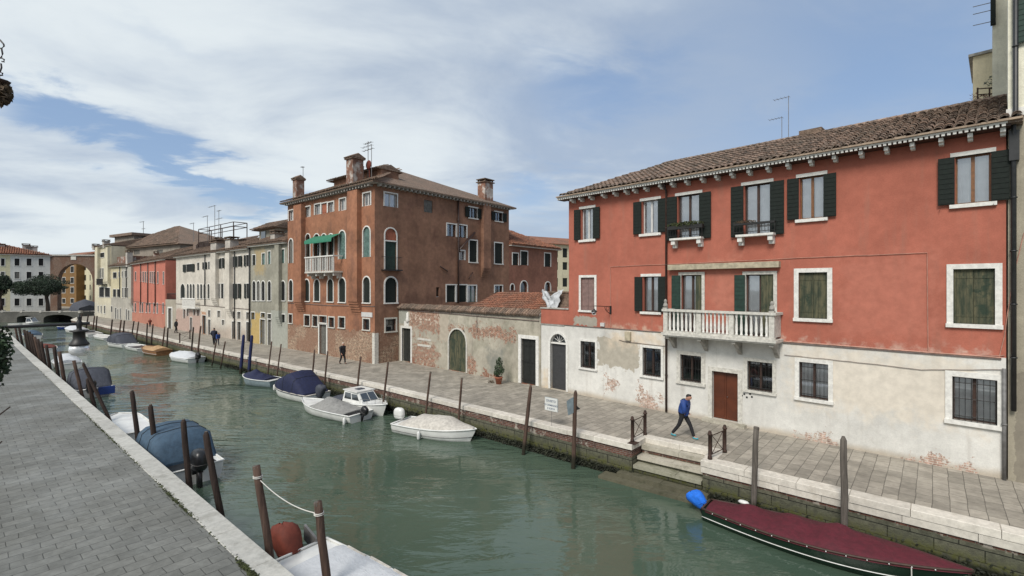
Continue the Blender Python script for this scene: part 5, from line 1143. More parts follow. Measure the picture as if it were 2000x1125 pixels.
for k, (a, b, c, d) in enumerate(((392, 637, 386, 692), (377.6, 639, 374, 689), (328, 640, 326, 676), (322, 638, 317.6, 673), (299, 633, 296, 665), (287.7, 631, 286.4, 663), (270.7, 628, 266, 662), (261.6, 627, 258, 651), (243, 626, 241, 648), (236.5, 625, 234, 646), (219.5, 624, 216.5, 649), (189.6, 617, 188, 636), (184.8, 617, 182.4, 635), (172.8, 614, 170, 630), (160, 613, 158, 628), (153, 612, 151.5, 626))):
    lab = ['post just right of the grey sheeted skiff, nearer of two', 'post just right of the grey sheeted skiff, farther of two', 'post right behind the tan wooden boat', 'post left behind the tan wooden boat', 'post behind the low white boat, nearer one', 'post behind the low white boat, farther one', 'post behind the bow of the dark hooded boat', 'post behind the middle of the dark hooded boat', 'nearer thin post before the salmon house end', 'farther thin post before the mustard house', 'post beside the small far white boat', 'nearer tall post before the cream house', 'farther tall post before the cream house', 'post at the far kiosk, nearer', 'post at the far kiosk, middle', 'post at the far kiosk, farthest'][k]
    post(a, b, c, d, 'slim brown '+lab, r=.09 if a < 250 else .075, d=.5, group=FG, m='post_dk' if k % 3 else 'post')
PA = post(500, 910, 528, 1088, 'stout foreground post with rope at its top, left of the rust wrapped motor', 'L', .088, 'post', d=.40)
PB = post(620, 980, 637, 1118, 'stout foreground post with rope round its neck, right of the rust wrapped motor', 'L', .088, 'post', d=1.35, Z=10.55)
for a, b, c, d, l, mm in ((402, 850, 430, 1000, 'dark leaning post nearest the outboard of the blue covered motorboat', 'post_dk'), (358, 825, 370, 950, 'dark leaning post across the middle of the blue covered motorboat', 'post_dk'), (294, 795, 306, 895, 'thick dark post at the bow of the blue covered motorboat', 'post_dk'), (258, 767, 270, 862, 'thick dark post beside the flat white boat', 'post_dk'),
    (163, 712, 215, 822, 'strongly slanting dark post behind the white punt', 'post_dk'), (144, 704, 160, 771, 'thick reddish brown post before the grey hooded boat', 'post'), (171, 742, 183, 788, 'short dark post between the two slanting posts of the grey hooded boat', 'post_dk')):
    post(a, b, c, d, l, 'L', .09 if 'strong' not in l else .075, mm, 'point' if mm == 'post_dk' else 'flat', d=.55)
LG = 'dense row of posts on the far left bank'
for k, (a, b, c, d) in enumerate(((116, 687, 126, 748), (105.5, 677, 114, 738), (90, 674, 99, 727), (80, 667, 89, 713), (67.5, 658, 79, 704), (57.5, 648, 66, 694), (47, 644, 54, 680), (37, 638, 43, 670), (29.5, 638, 34, 660), (73.5, 662, 84, 708), (62, 652, 72, 699), (52, 646, 60, 687))):
    post(a, b, c, d, 'dark post in the dense left bank row, '+['nearest', 'second', 'third', 'fourth', 'sixth', 'eighth', 'tenth', 'eleventh', 'farthest', 'fifth', 'seventh', 'ninth'][k]+' of the row', 'L', .11, 'post_dk' if k % 4 else 'post', d=.6, group=LG)
# rope between the foreground posts
t = MB(); a = PA[0]-PA[1]*.28; b = PB[0]-PB[1]*.26; pts = [a.lerp(b, i/16)+Vector((0, 0, -.16*4*(i/16)*(1-i/16))) for i in range(17)]; t.tube(pts, .011, 6)
for P in (PA, PB):
    c = P[0]-P[1]*.27
    for dz in (0, .035): t.tube([c+Vector((.10*math.cos(j*.7), .10*math.sin(j*.7), dz)) for j in range(10)], .012, 5)
tag(t.build('mooring_rope', M['rope'], None, True), 'white rope slung between the two foreground mooring posts', 'rope')
# signs
Z = PS[2]; c = atZ(1111, 791, Z-.05); t = empty('folded_sign', Matrix.Translation(c), 'bent blue grey metal sign on the brown post left of the steps', 'sign')
sc_ = Z/FP
mb = MB(); pts = [(-5, -9), (9, -16), (9, 15), (-2, 19), (-4, 3)]
q = [(x*sc_*1.0, -.02-(.10 if x < 0 else .0), -z*sc_) for x, z in pts]; q2 = [(x, y+.015, z) for x, y, z in q]; n = 5
mb.add(q+q2, [(4, 3, 2, 1, 0), (5, 6, 7, 8, 9)]+[(i, (i+1) % n, (i+1) % n+n, i+n) for i in range(n)]); mb.build('plate', M['hull_s'], t)
mb = MB(); mb.box(.18, .42, .02, .05, -.16, -.12); mb.add([(.30, 0, -.02), (.46, 0, -.16), (.32, 0, -.2), (.30, .03, -.02), (.46, .03, -.16), (.32, .03, -.2)], [(0, 2, 1), (3, 4, 5), (0, 1, 4, 3), (1, 2, 5, 4), (2, 0, 3, 5)]); mb.build('bracket', M['iron'], t)
Z = ray_poly(1076, RQ[:10], -.03); c = atZ(1076.5, 790, Z); Mx = Matrix.Translation(c) @ Matrix.Rotation(-.72, 4, 'Z')
t = empty('white_notice', Mx, 'small white lettered notice over the quay edge left of the bent sign', 'sign')
hw, hh = .33, .27; mb = MB(); mb.box(-hw, hw, -.01, .01, -hh, hh); bd = mb.build('board', M['hull_w'], t)
mb = MB(); mb.box(-hw-.012, hw+.012, .011, .02, -hh-.012, hh+.012); mb.build('backing', M['hull_s'], t)
mb = MB(); mb.tube([(0, .03, -hh), (0, .03, -c.z-.1)], .008, 5); mb.build('stake', M['pipe_g'], t)
M['ink'] = plain('blue_grey_ink', (.13, .16, .22), .7, var=.1)
for txt, z, sz in (('DIVIETO', .10, .13), ('DI ORMEGGIO', -.07, .105), ('E SOSTA', -.21, .105)):
    cu = bpy.data.curves.new('lettering', 'FONT'); cu.body = txt; cu.size = sz; cu.align_x = 'CENTER'; cu.extrude = .001; cu.offset = .002; cu.materials.append(M['ink'])
    o = bpy.data.objects.new('lettering', cu); COL.objects.link(o); o.parent = t; o.matrix_basis = Matrix.Translation((0, -.014, z)) @ Matrix.Rotation(R(90), 4, 'X')
# ================================================================ iron railings at the water steps
def iron_rail(pa, pb, hts, label):
    A, B = pa, pb; d = (B-A); Ln = d.length; y = Vector((-d.y, d.x, 0)).normalized(); dd = d.normalized()
    Mx = Matrix(((dd.x, y.x, 0, A.x), (dd.y, y.y, 0, A.y), (0, 0, 1, .018), (0, 0, 0, 1))); t = empty('iron_railing', Mx, label, 'railing', 'iron railings flanking the water steps')
    for x in (0, Ln):
        mb = MB(); h = hts; mb.lathe([(.075, 0), (.075, .08), (.06, .10), (.058, h-.16), (.08, h-.15), (.08, h-.11), (.055, h-.10), (.06, h-.05), (.035, h-.01), (.01, h)], (x, 0, 0), 10); mb.build('post', M['iron_r'], t, True)
    mb = MB(); h = hts
    for z in (.14, h-.20): mb.tube([(.05, 0, z), (Ln-.05, 0, z)], .016, 6)
    for x in (.14, Ln-.14): mb.tube([(x, 0, .14 if x < Ln/2 else .0), (x, 0, h-.2)], .016, 6)
    mb.tube([(.14, .0, .14), (Ln-.14, .0, h-.2)], .012, 5); mb.tube([(.14, 0, h-.2), (Ln-.14, 0, .14)], .012, 5); mb.build('cross_bars', M['iron_r'], t)
iron_rail(G(1235, 864), G(1260, 850), .98, 'rust stained iron railing on the left side of the water steps')
iron_rail(G(1386.5, 898), G(1415.5, 884), .98, 'dark iron railing on the right side of the water steps beside the walking man')
iron_rail(G(351, 670), G(371, 662.5), 1.05, 'small dark railing at the far steps before the white house')
rs = MB(); c = G(1237, 866)
tag(MB().obox((c.x, c.y, .026), qd*.16, qn*.20, (0, 0, .006)).build('rust_plate', M['iron_r'], None), 'small rusty foot plate under the left iron railing', 'plate')
# potted plant by the gate
P = G(974, 750); t = empty('potted_plant', Matrix.Translation(P), 'leafy shrub in a terracotta pot beside the iron gate of the garden wall', 'potted plant')
mb = MB(); mb.lathe([(.15, 0), (.22, .36), (.25, .37), (.25, .44), (.21, .44), (.20, .38)], (0, 0, 0), 14); mb.build('pot', M['terra'], t, True)
mb = MB(); mb.tube([(0, 0, .38), (.02, 0, .8), (.04, 0, 1.2)], .018, 5); mb.build('stem', M['bark'], t)
mb = MB(); rr = random.Random(2)
for c, q, n in (((0, 0, .72), .28, 230), ((.05, 0, 1.0), .27, 230), ((.03, 0, 1.32), .2, 150), ((-.13, 0, .62), .16, 80), ((.2, 0, .8), .15, 80), ((.04, 0, 1.52), .1, 40)): mb.leaves(c, q*1.15, q*1.15, q*1.1, int(n*1.3), .05, rr)
mb.build('foliage', M['leaf'], t)
mb = MB(); P = G(959, 748); mb.leaves((0, 0, .08), .24, .12, .08, 90, .04, rr); o = tag(mb.build('dry_leaf_heap', M['leaf_dry']), 'small heap of dead leaves left of the terracotta pot', 'leaves', kind='stuff'); o.location = P
# ================================================================ street lamp hanging over the left bank, and what hangs beside it
LP = atZ(154.5, 640, 9.6); n2 = Vector((.653, .757, 0)); wallp = LP-n2*5.2
t = empty('street_lamp', Matrix.Translation((wallp.x, wallp.y, 0)), 'black hanging street lamp on a long straight arm over the left bank', 'street lamp')
t.rotation_euler = (0, 0, math.atan2(n2.y, n2.x))
A = atZ(166, 631.5, 9.6+.1); za = A.z; ln = 5.2
mb = MB(); mb.lathe([(.16, 0), (.16, .3), (.08, .4), (.07, 2), (.06, za+.2), (.03, za+.4)], (0, 0, 0), 12); mb.build('pole', M['iron'], t, True)
mb = MB(); mb.tube([(0, 0, za-.02), (ln+.16, 0, za)], .030, 8); mb.tube([(0, 0, za-1.2), (.9, 0, za-.2), (1.3, 0, za)], .02, 6); mb.build('arm', M['iron'], t)
mb = MB(); mb.lathe([(.005, .19), (.02, .15), (.035, .12), (.02, .09), (.04, .05), (.055, 0), (.04, -.08), (.045, -.12), (.15, -.135), (.15, -.15), (.095, -.17), (.10, -.30), (.125, -.35), (.16, -.40), (.16, -.425), (.14, -.43)], (ln, 0, za), 18); mb.build('lamp_housing', M['iron'], t, True)
def milk():
    nb = NB('milky_lamp_glass', .25); nb.b.inputs['Transmission Weight'].default_value = .55; nb.b.inputs['Roughness'].default_value = .35; return nb.col((.75, .76, .76))
M['milk'] = milk(); mb = MB(); mb.lathe([(.145, -.43), (.165, -.50), (.16, -.56), (.11, -.62), (.03, -.64)], (ln, 0, za), 18); mb.build('lamp_glass', M['milk'], t, True)
# bracket with hanging basket at the left edge of the view
B0 = atZ(-46, 110, 5.2); t = empty('hanging_basket', Matrix.Translation((B0.x, B0.y, 0)), 'dead hanging plant below a scrolled iron bracket at the left edge', 'hanging basket')
s5 = 5.2/FP
def hb(u, v): return ((u+46)*s5, 0, CH-(v-HZ)*s5)
mb = MB(); mb.tube([(0, .0, 0), (0, 0, hb(0, 60)[2])], .035, 8)
for pts in ([(-46, 66), (-10, 70), (0, 78), (7, 86), (8, 90), (3, 95), (-3, 93)], [(3, 95), (5, 105), (3, 112), (-4, 114), (-46, 118)], [(-6, 114), (2, 113), (8, 116), (8, 121), (4, 120)], [(2, 124), (3, 132), (0, 141), (5, 143), (5, 147), (0, 147)], [(-2, 147), (-1, 160)]):
    mb.tube([hb(*p) for p in pts], .008, 6)
mb.build('iron_bracket', M['iron'], t)
mb = MB(); rr = random.Random(8); c = hb(-1, 182); mb.leaves(c, .10, .10, .14, 620, .028, rr); c = hb(4, 178); mb.leaves(c, .07, .08, .09, 160, .022, rr); mb.build('dead_foliage', M['leaf_dry'], t)
c = hb(-3, 168); mb = MB(); mb.lathe([(.05, 0), (.09, .04), (.10, .06)], c, 10); mb.build('basket', M['iron_r'], t)
# shrub in a tall planter at the left edge
Z = 7.0; P = atZ(-34, 700, Z); P.z = 0; t = empty('planter_shrub', Matrix.Translation(P), 'dark bushy shrub in a planter at the left edge of the path', 'shrub')
mb = MB(); mb.lathe([(.2, 0), (.3, .5), (.33, .52), (.33, .6), (.28, .6)], (0, 0, 0), 14); mb.build('planter', M['terra'], t, True)
mb = MB(); mb.tube([(0, 0, .5), (0, 0, atZ(0, 640, Z).z)], .03, 6)
for q in range(12): a = q*2.4; z0 = 3.4+.15*q; mb.tube([(0, 0, z0), (.28*math.cos(a), .28*math.sin(a), z0+.25)], .01, 4)
mb.build('stem', M['bark'], t)
mb = MB(); rr = random.Random(12)
for (u, v, q, n) in ((-30, 665, .28, 650), (-20, 690, .25, 520), (-14, 675, .20, 300), (-24, 720, .24, 420), (-14, 722, .15, 170), (-40, 745, .25, 200)): c = atZ(u, v, Z)-P; mb.leaves((c.x, c.y, c.z), q, q, q, n, .035, rr)
mb.build('foliage', M['leaf'], t)
# ================================================================ boats
def outboard(root, x, y, z, cov, s=1.0, tilt=0.0, covered=False):
    Mx = Matrix.Translation((x, y, z)) @ Matrix.Rotation(tilt, 4, 'Y') @ Matrix.Scale(s, 4)
    mb = MB(); mb.obox((-.16, 0, -.28), (.09, 0, 0), (0, .05, 0), (.03, 0, .32)); mb.obox((-.2, 0, -.60), (.26, 0, 0), (0, .11, 0), (0, 0, .012)); mb.ell((-.14, 0, -.78), .2, .05, .07); mb.obox((0, 0, .0), (.06, 0, 0), (0, .13, 0), (0, 0, .16))
    for k in range(3): a = k*2.1; mb.obox((-.36, .09*math.cos(a), -.78+.09*math.sin(a)), (.01, .01, 0), (0, .05*math.cos(a), .05*math.sin(a)), (0, -.03*math.sin(a), .03*math.cos(a)))
    o = mb.build('outboard_motor', M['black'], root, True, Mx)
    mb = MB()
    if covered:
        rows = []
        for i, (z, r1, r2, dx) in enumerate(((-.22, .13, .10, .02), (-.12, .20, .15, 0), (.02, .26, .18, -.02), (.16, .31, .20, -.06), (.28, .33, .205, -.10), (.38, .30, .19, -.12), (.45, .22, .14, -.14), (.48, .05, .04, -.15))):
            rows.append([(-.10+dx+(r1*(1+.07*math.sin(j*2.3+i*.8)))*math.copysign(abs(math.cos(j*math.pi/9))**.8, math.cos(j*math.pi/9)), r2*(1+.09*math.sin(j*1.9+i))*math.copysign(abs(math.sin(j*math.pi/9))**.8, math.sin(j*math.pi/9)), z+.02*math.sin(j*1.3+i)) for j in range(18)])
        mb.grid(rows, True); mb.tube([(-.10+.27*math.cos(j*.7), .19*math.sin(j*.7), .0) for j in range(10)], .012, 4)
    else:
        mb.ell((-.14, 0, .24), .30, .19, .30, 14, 10, .7)
    mb.build('motor_cowl', M[cov], o, True)
    if not covered: mb = MB(); mb.ell((-.14, 0, .16), .306, .196, .03, 14, 4, .7); mb.build('cowl_band', M['pipe_g'], o, True)
def boat(label, Ps, Pb, B, hs=.45, hb=.65, hull='hull_w', stern=.82, tm=.45, p=2.3, deck='hull_w', rail='hull_w', cover=None, motor=None, name='motorboat', cat='boat', fenders=(), cabin=None, hood=None, strip=None, group='boats moored in the canal', screen=False, open_=False, rake=.25, seats=0, liner=None):
    d = Vector((Pb[0]-Ps[0], Pb[1]-Ps[1], 0)); L = d.length; d.normalize(); y = Vector((-d.y, d.x, 0))
    root = empty(name, Matrix(((d.x, y.x, 0, Ps[0]), (d.y, y.y, 0, Ps[1]), (0, 0, 1, WZ), (0, 0, 0, 1))), label, cat, group)
    def hw(t):
        if t < tm: return B/2*(stern+(1-stern)*math.sin(math.pi/2*t/tm))
        return B/2*max(.02, 1-((t-tm)/(1-tm))**p)
    def zs(t): return hs+(hb-hs)*t*t
    N = 22; T = [i/N for i in range(N+1)]; rows = []
    for t in T:
        b, z = hw(t), zs(t); x = t*L; xr = x-rake*t**4; r = []
        for fb, fz, k in ((1, 1, 0), (.97, .62, .3), (.90, .18, .75), (.78, -.02, .9), (.0, -.24, 1)):
            r.append((x-(rake*k*1.4)*t**5, b*fb, z*fz if fz > 0 else fz*1.0))
        rows.append(r+[(q[0], -q[1], q[2]) for q in reversed(r[:-1])])
    mb = MB(); mb.grid([r[::-1] for r in rows]); mb.add(rows[0], [tuple(range(len(rows[0])))]); mb.build('hull', M[hull], root, True)
    mb = MB(); mb.grid([[(t*L, hw(t)*k, zs(t)-.035+.05*(1-abs(k))*(t > .5)) for k in (-1, -.6, 0, .6, 1)] for t in T]); mb.build('deck', M[deck], root, True)
    mb = MB(); rl = [(t*L, hw(t)+.012, zs(t)) for t in T]; mb.tube(rl, .034, 6); mb.tube([(a, -b, c) for a, b, c in rl], .034, 6); mb.tube([rl[0], (0, -rl[0][1], rl[0][2])], .034, 6); mb.build('gunwale', M[rail], root, True)
    if strip:
        mb = MB(); q = [(t*L-rake*1.0*t**5*.8, hw(t)*.925+.012, zs(t)*.36) for t in T]; mb.tube(q, .014, 5); mb.tube([(a, -b, c) for a, b, c in q], .014, 5); mb.build('rubbing_strip', M[strip], root, True)
    if liner:
        t0, t1 = liner; mb = MB(); rw = [t0+(t1-t0)*i/10 for i in range(11)]; mb.grid([[(t*L, hw(t)*k*.8, zs(t)-.015) for k in (-1, 0, 1)] for t in rw]); mb.build('cockpit', M['pipe_k'], root)
    if cover:
        cm, t0, t1, hf, sides, over = cover; rnd = random.Random(int(L*100)); n = 34; K = 16; rows = []
        ph = [rnd.uniform(0, 6) for _ in range(6)]
        for i in range(n+1):
            t = t0+(t1-t0)*i/n; h = hf(t); b = hw(t)+.035; z = zs(t); r = []
            for k in range(K+1):
                c = -1+2*k/K; e = abs(c); pr = (1-e**sides)
                wr = (.008 if cm == 'beige' else .022)*(math.sin(t*31+ph[0]+c*3)+.7*math.sin(t*17-c*7+ph[1])+.5*math.sin(t*57+c*5+ph[2]))*min(1, h*3)
                r.append((t*L+.05*math.sin(c*6+ph[3])*(1 if 0 < i < n else 0)*.3, b*c, z+.02+(h+wr)*pr-(over if e > .99 else (.01 if e > .8 else 0))))
            rows.append(r)
        mb = MB(); mb.grid(rows); 
        for r in (rows[0], rows[-1]):
            low = [(x, yy, zs(t0 if r is rows[0] else t1)-.0) for x, yy, zz in r]; mb.grid([low, r] if r is rows[-1] else [r, low])
        mb.build('cover', M[cm], root, True)
    if hood:       # raised fabric hood: (material, t0, t1, height, front slope, rear slope)
        hm, t0, t1, h, fs, bs = hood; n = 16; rows = []
        for i in range(n+1):
            q = i/n; t = t0+(t1-t0)*q; e = min(1, q/bs if bs else 1, (1-q)/fs if fs else 1); hh = .05+h*(max(0, e)**.85); b = hw(t)+.03; z = zs(t); r = [(t*L, -b, z-.06)]
            for (cy, cz) in ((-1, 0), (-.99, .25), (-.96, .52), (-.89, .80), (-.70, .95), (0, 1.02), (.70, .95), (.89, .80), (.96, .52), (.99, .25), (1, 0)): r.append((t*L, b*cy*(1-.012*math.sin(i*2.1)), z+.02+hh*cz*(1-.03*math.sin(i*1.57)**2)))
            r.append((t*L, b, z-.06)); rows.append(r)
        mb = MB(); mb.grid(rows); mb.add(rows[0], [tuple(range(13))]); mb.add(rows[-1], [tuple(range(13))[::-1]]); o = mb.build('hood', M[hm], root, True)
        mb = MB()
        for i in (4, 8, 12): mb.tube([(x, y_*1.005, z_+.012) for x, y_, z_ in rows[i][1:-1]], .012, 5)
        mb.build('hood_seams', M['pipe_k' if hm != 'darkgrey' else 'black'], o)
    if cabin:
        t0, t1, h = cabin; x0, x1 = t0*L, t1*L; b = hw((t0+t1)/2)*.78; z = zs(t0); mb = MB()
        lo = [(x0, -b, z), (x1, -b*.8, z), (x1, b*.8, z), (x0, b, z)]; hi = [(x0+.05, -b*.82, z+h), (x1-.62, -b*.68, z+h), (x1-.62, b*.68, z+h), (x0+.05, b*.82, z+h)]
        md = [tuple(lo[i][j]*.55+hi[i][j]*.45 if False else lo[i][j]*.78+hi[i][j]*.22 for j in range(3)) for i in range(4)]
        mb.add(lo+hi, [(4, 5, 6, 7), (0, 1, 5, 4), (1, 2, 6, 5), (2, 3, 7, 6), (3, 0, 4, 7)]); mb.box(x0-.1, x1-.58, -b*.86, b*.86, z+h, z+h+.05); c = mb.build('cabin', M['hull_w'], root)
        mb = MB(); e = .008
        def face(i, j, u0, u1, v0, v1, o): 
            def P_(u, v): return tuple((lo[i][k]*(1-u)+lo[j][k]*u)*(1-v)+(hi[i][k]*(1-u)+hi[j][k]*u)*v+o[k] for k in range(3))
            mb.quad(P_(u0, v0), P_(u1, v0), P_(u1, v1), P_(u0, v1))
        face(1, 2, .06, .48, .25, .9, (.02, 0, .01)); face(1, 2, .52, .94, .25, .9, (.02, 0, .01)); mb.build('windscreen', M['glass_far'], c)
        mb = MB(); face(0, 1, .08, .45, .3, .85, (0, -.012, 0)); face(0, 1, .50, .86, .3, .8, (0, -.012, 0)); face(3, 2, .08, .45, .3, .85, (0, .012, 0)); face(3, 2, .5, .86, .3, .8, (0, .012, 0)); mb.build('side_window', M['glass_far'], c)
        mb = MB(); mb.box(x0+.5, x0+.9, -.22, .22, z+h+.05, z+h+.085); mb.build('roof_hatch', M['darkgrey'], c)
        mb = MB(); q = [(t*L, hw(t)*.9, zs(t)+.30) for t in (.68, .78, .88, .96)]; mb.tube(q+[(a, -b_, cc) for a, b_, cc in reversed(q)], .014, 5)
        for a, b_, cc in q[::1]:
            for sg in (-1, 1): mb.tube([(a, sg*b_, cc), (a, sg*b_, cc-.3)], .012, 5)
        mb.build('bow_rail', M['chrome'], root)
    if screen:
        mb = MB(); t = screen; b = hw(t)*.75; z = zs(t); mb.quad((t*L, -b, z), (t*L, b, z), (t*L-.25, b*.85, z+.32), (t*L-.25, -b*.85, z+.32)); mb.quad((t*L, b, z), (t*L-.7, hw(t)*.9, z), (t*L-.6, hw(t)*.85, z+.25), (t*L-.25, b*.85, z+.32)); mb.build('windscreen', M['glass_far'], root)
    if motor:
        mm, yy, sc, tilt, cov = motor; outboard(root, -.05, yy, zs(0)+.05, mm, sc, tilt, cov)
    for (t, sd) in fenders:
        mb = MB(); yy = sd*(hw(t)+.09); z = zs(t)-.12; mb.lathe([(.02, .05), (.075, -.02), (.08, -.30), (.02, -.38)], (t*L, yy, z), 10); mb.tube([(t*L, sd*hw(t), z+.14), (t*L, yy, z)], .01, 4); mb.build('fender', M['hull_w'], root, True)
    for s_ in range(seats):
        t = .25+.22*s_; mb = MB(); mb.box(t*L-.13, t*L+.13, -hw(t)*.9, hw(t)*.9, zs(t)-.10, zs(t)-.02); mb.build('bench', M['wood_br'], root)
    return root, L, hw, zs
def g2(u, v, z): q = G(u, v, z); return (q.x, q.y)
def hump(*pk):
    def f_(t):
        for (a, b), (c, d) in zip(pk, pk[1:]):
            if t <= c: k = (t-a)/(c-a); k = k*k*(3-2*k); return b+(d-b)*k
        return pk[-1][1]
    return f_
# maroon covered traditional boat
mr, L, hw, zs = boat('long dark green boat under a maroon cover with bright blue wrapped outboard', g2(1380, 981, -.85), g2(1902, 1104, -.50), 1.62, .40, .66, 'hull_g', stern=.50, tm=.48, p=2.0, deck='hull_g', rail='wood_dk', strip='hull_w', rake=.6,
    cover=('maroon', .02, .995, hump((0, .05), (.10, .10), (.20, .30), (.30, .19), (.38, .32), (.47, .22), (.56, .40), (.64, .24), (.8, .15), (1, .02)), 1.35, .07), name='covered_boat')
outboard(mr, -.12, .02, .42, 'bright', .82, -.55, True)
for i in range(13): t = .06+.9*i/13; mb = MB(); mb.ell((t*L, -hw(t)-.05, zs(t)-.015), .016, .016, .016, 6, 4); mb.build('cover_button', M['hull_w'], mr, True)
mb = MB(); mb.ell((.16*L, .42, .60), .17, .1, .06, 10, 4); mb.build('fender', M['hull_w'], mr, True)
mb = MB(); mb.tube([(.82*L, -hw(.82)-.03, zs(.82)), (.823*L, -hw(.82)-.1, -.2)], .012, 5); mb.build('mooring_line', M['rope'], mr)
boat('white motorboat under a pale beige cover with a white outboard and one fender', g2(783, 817, -.75), g2(930, 836, -.65), 1.75, .46, .60, stern=.86, rail='hull_w', strip='pipe_g', cover=('beige', .10, .97, hump((0, .04), (.12, .08), (.30, .40), (.62, .44), (.82, .14), (1, .02)), 2.4, .04), motor=('hull_w', .1, 1.0, 0, False), fenders=((.42, -1),))
boat('small white cabin boat with tinted windows moored beside the grey covered boat', g2(667, 773, -.8), g2(755, 791, -.65), 1.85, .5, .68, liner=(.05, .3), stern=.85, cabin=(.28, .70, .62), cover=('darkgrey', .02, .27, hump((0, .1), (.5, .3), (1, .3)), 2, .03))
boat('white boat with a wrinkled dark grey sheet amidships and black outboard', g2(706, 806, -.85), g2(591, 775, -.65), 1.85, .42, .58, stern=.86, liner=(.03, .12), cover=('greyt', .10, .66, hump((0, .05), (.14, .06), (.4, .30), (.54, .46), (.66, .03)), 1.5, .0), motor=('black', 0, .8, -.5, False), fenders=((.05, 1),))
boat('white boat with a tall navy blue hood and grey wrapped outboard', g2(622, 769, -.8), g2(540, 747, -.65), 1.95, .5, .68, stern=.88, rail='beige', hood=('navy', .06, .92, 1.20, .62, .38), motor=('darkgrey', 0, 1.15, 0, True), fenders=((.95, 1),))
boat('small blue grey boat with a low dark blue tent cover', g2(541, 741, -.8), g2(475, 729, -.6), 1.6, .48, .64, 'hull_s', stern=.8, cover=('navy', .16, .90, hump((0, .06), (.2, .10), (.45, .30), (.62, .52), (.8, .25), (1, .05)), 1.2, .03))
boat('skiff wrapped in a pale grey sheet with black outboard', g2(384, 698, -.8), g2(336, 688, -.65), 1.9, .45, .62, stern=.85, cover=('whitet', .03, .98, hump((0, .1), (.3, .5), (.6, .4), (1, .03)), 1.4, .12), motor=('black', 0, 1, -.3, False))
rt, L, hw, zs = boat('tan wooden boat with open cockpit and folded brown cover', g2(321, 685, -.8), g2(283, 676.5, -.7), 1.9, .5, .7, 'hull_o', stern=.8, rail='wood_br', deck='tan', seats=2, strip='hull_w', cover=('tan', .1, .55, hump((0, .15), (.3, .4), (.6, .1)), 1.5, .02), name='wooden_boat')
boat('low open white boat beside the tan wooden boat', g2(283, 678, -.85), g2(250, 670, -.75), 1.8, .35, .5, stern=.85, liner=(.15, .6))
boat('white boat with dark grey hood before the salmon house', g2(254, 671, -.8), g2(215, 663.5, -.65), 2.1, .5, .75, hood=('darkgrey', .05, .85, 1.05, .45, .3), screen=.8)
boat('small white skiff beyond the dark grey hooded boat', g2(214, 658, -.85), g2(188, 651.5, -.75), 1.7, .35, .5, stern=.8)
boat('far white boat with grey deck, right one of two near the lamp', g2(186, 652, -.8), g2(160, 645.5, -.65), 2.1, .5, .7, deck='greyt', screen=.5)
boat('far white boat, left one of two near the lamp', g2(160, 645, -.8), g2(134, 639, -.6), 2.2, .55, .8, cover=('whitet', .1, .8, hump((0, .1), (.5, .5), (1, .1)), 2, .03))
boat('white cabin cruiser moored before the far bridge', g2(52, 631, -.6), g2(79, 629.5, -.5), 2.5, .7, .95, cabin=(.2, .72, 1.0), name='cabin_cruiser')
boat('low white skiff left of the cabin cruiser before the far bridge', g2(26, 632, -.8), g2(50, 631.5, -.7), 2.0, .5, .7)
boat('small dark blue boat before the far bridge right of the cabin cruiser', g2(136, 637, -.8), g2(112, 636, -.7), 1.9, .45, .6, 'hull_b', cover=('darkgrey', .1, .9, hump((0, .1), (.5, .4), (1, .1)), 2, .03))
# left bank boats
u_ = Vector((.79, -.613, 0)); s_ = Vector((-5.38, 12.28, 0))
fr, L, hw, zs = boat('white foreground boat with flat grey cover and rust red wrapped outboard', s_, s_+u_*5.4, 1.62, .50, .66, 'hull_w', stern=.86, tm=.4, rail='hull_w', cover=('whitet', .13, .97, hump((0, .03), (.2, .07), (.8, .07), (1, .01)), 6, .0))
outboard(fr, -.16, -.14, .45, 'rustc', 1.45, -.3, True)
mb = MB(); 
for x in (.9, 1.8, 2.7): mb.box(x, x+.75, hw(x/L)-.03, hw(x/L)+.02, zs(x/L)+.035, zs(x/L)+.065)
mb.build('side_rail', M['beige'], fr); mb = MB(); mb.obox((-.28, .42, .50), (.30, 0, -.1), (0, .03, 0), (0, 0, .2)); mb.build('rudder_plate', M['pipe_g'], fr)
bb, L, hw, zs = boat('white motorboat under a square slate blue canopy with large black outboard', Vector((-11.55, 17.55, 0)), Vector((-15.95, 21.15, 0)), 2.05, .62, .82, stern=.92, deck='hull_w', hood=('bluet', .15, .80, .98, .38, .10), liner=(.02, .15))
outboard(bb, -.2, 0, .66, 'black', 1.3)
mb = MB()
for sg in (-1, 1): q = [(t*L, sg*hw(t)*.93, zs(t)+.28) for t in (.62, .75, .88, .97)]; mb.tube(q, .015, 5); [mb.tube([a, (a[0], a[1], a[2]-.28)], .013, 5) for a in q]
mb.build('bow_rail', M['chrome'], bb)
boat('flat white punt just beyond the blue canopied motorboat', Vector((-17.1, 22.15, 0)), Vector((-20.6, 25.15, 0)), 1.45, .55, .6, stern=.95, tm=.7, p=3)
gb, L, hw, zs = boat('white boat with dark grey hood and blue stern board behind the slanting posts', Vector((-27.2, 31.4, 0)), Vector((-30.95, 34.7, 0)), 2.1, .55, .8, hood=('darkgrey', .10, .95, 1.05, .6, .2)); outboard(gb, -.15, .25, .6, 'black', 1.25, 0, True)
mb = MB(); mb.box(-.14, -.04, -1.0, -.15, .12, .62); mb.build('stern_board', M['hull_b'], gb)
boat('whitish covered boat among the dense row of left bank posts', Vector((-38.6, 42.0, 0)), Vector((-41.8, 44.8, 0)), 1.9, .5, .7, cover=('whitet', .1, .9, hump((0, .2), (.5, .6), (1, .1)), 2, .05))
boat('small white boat behind the middle of the dense left bank posts', Vector((-50.2, 52, 0)), Vector((-53.2, 54.6, 0)), 1.8, .5, .7, cover=('rustc', .1, .6, hump((0, .1), (.5, .3), (1, .1)), 2, .03))
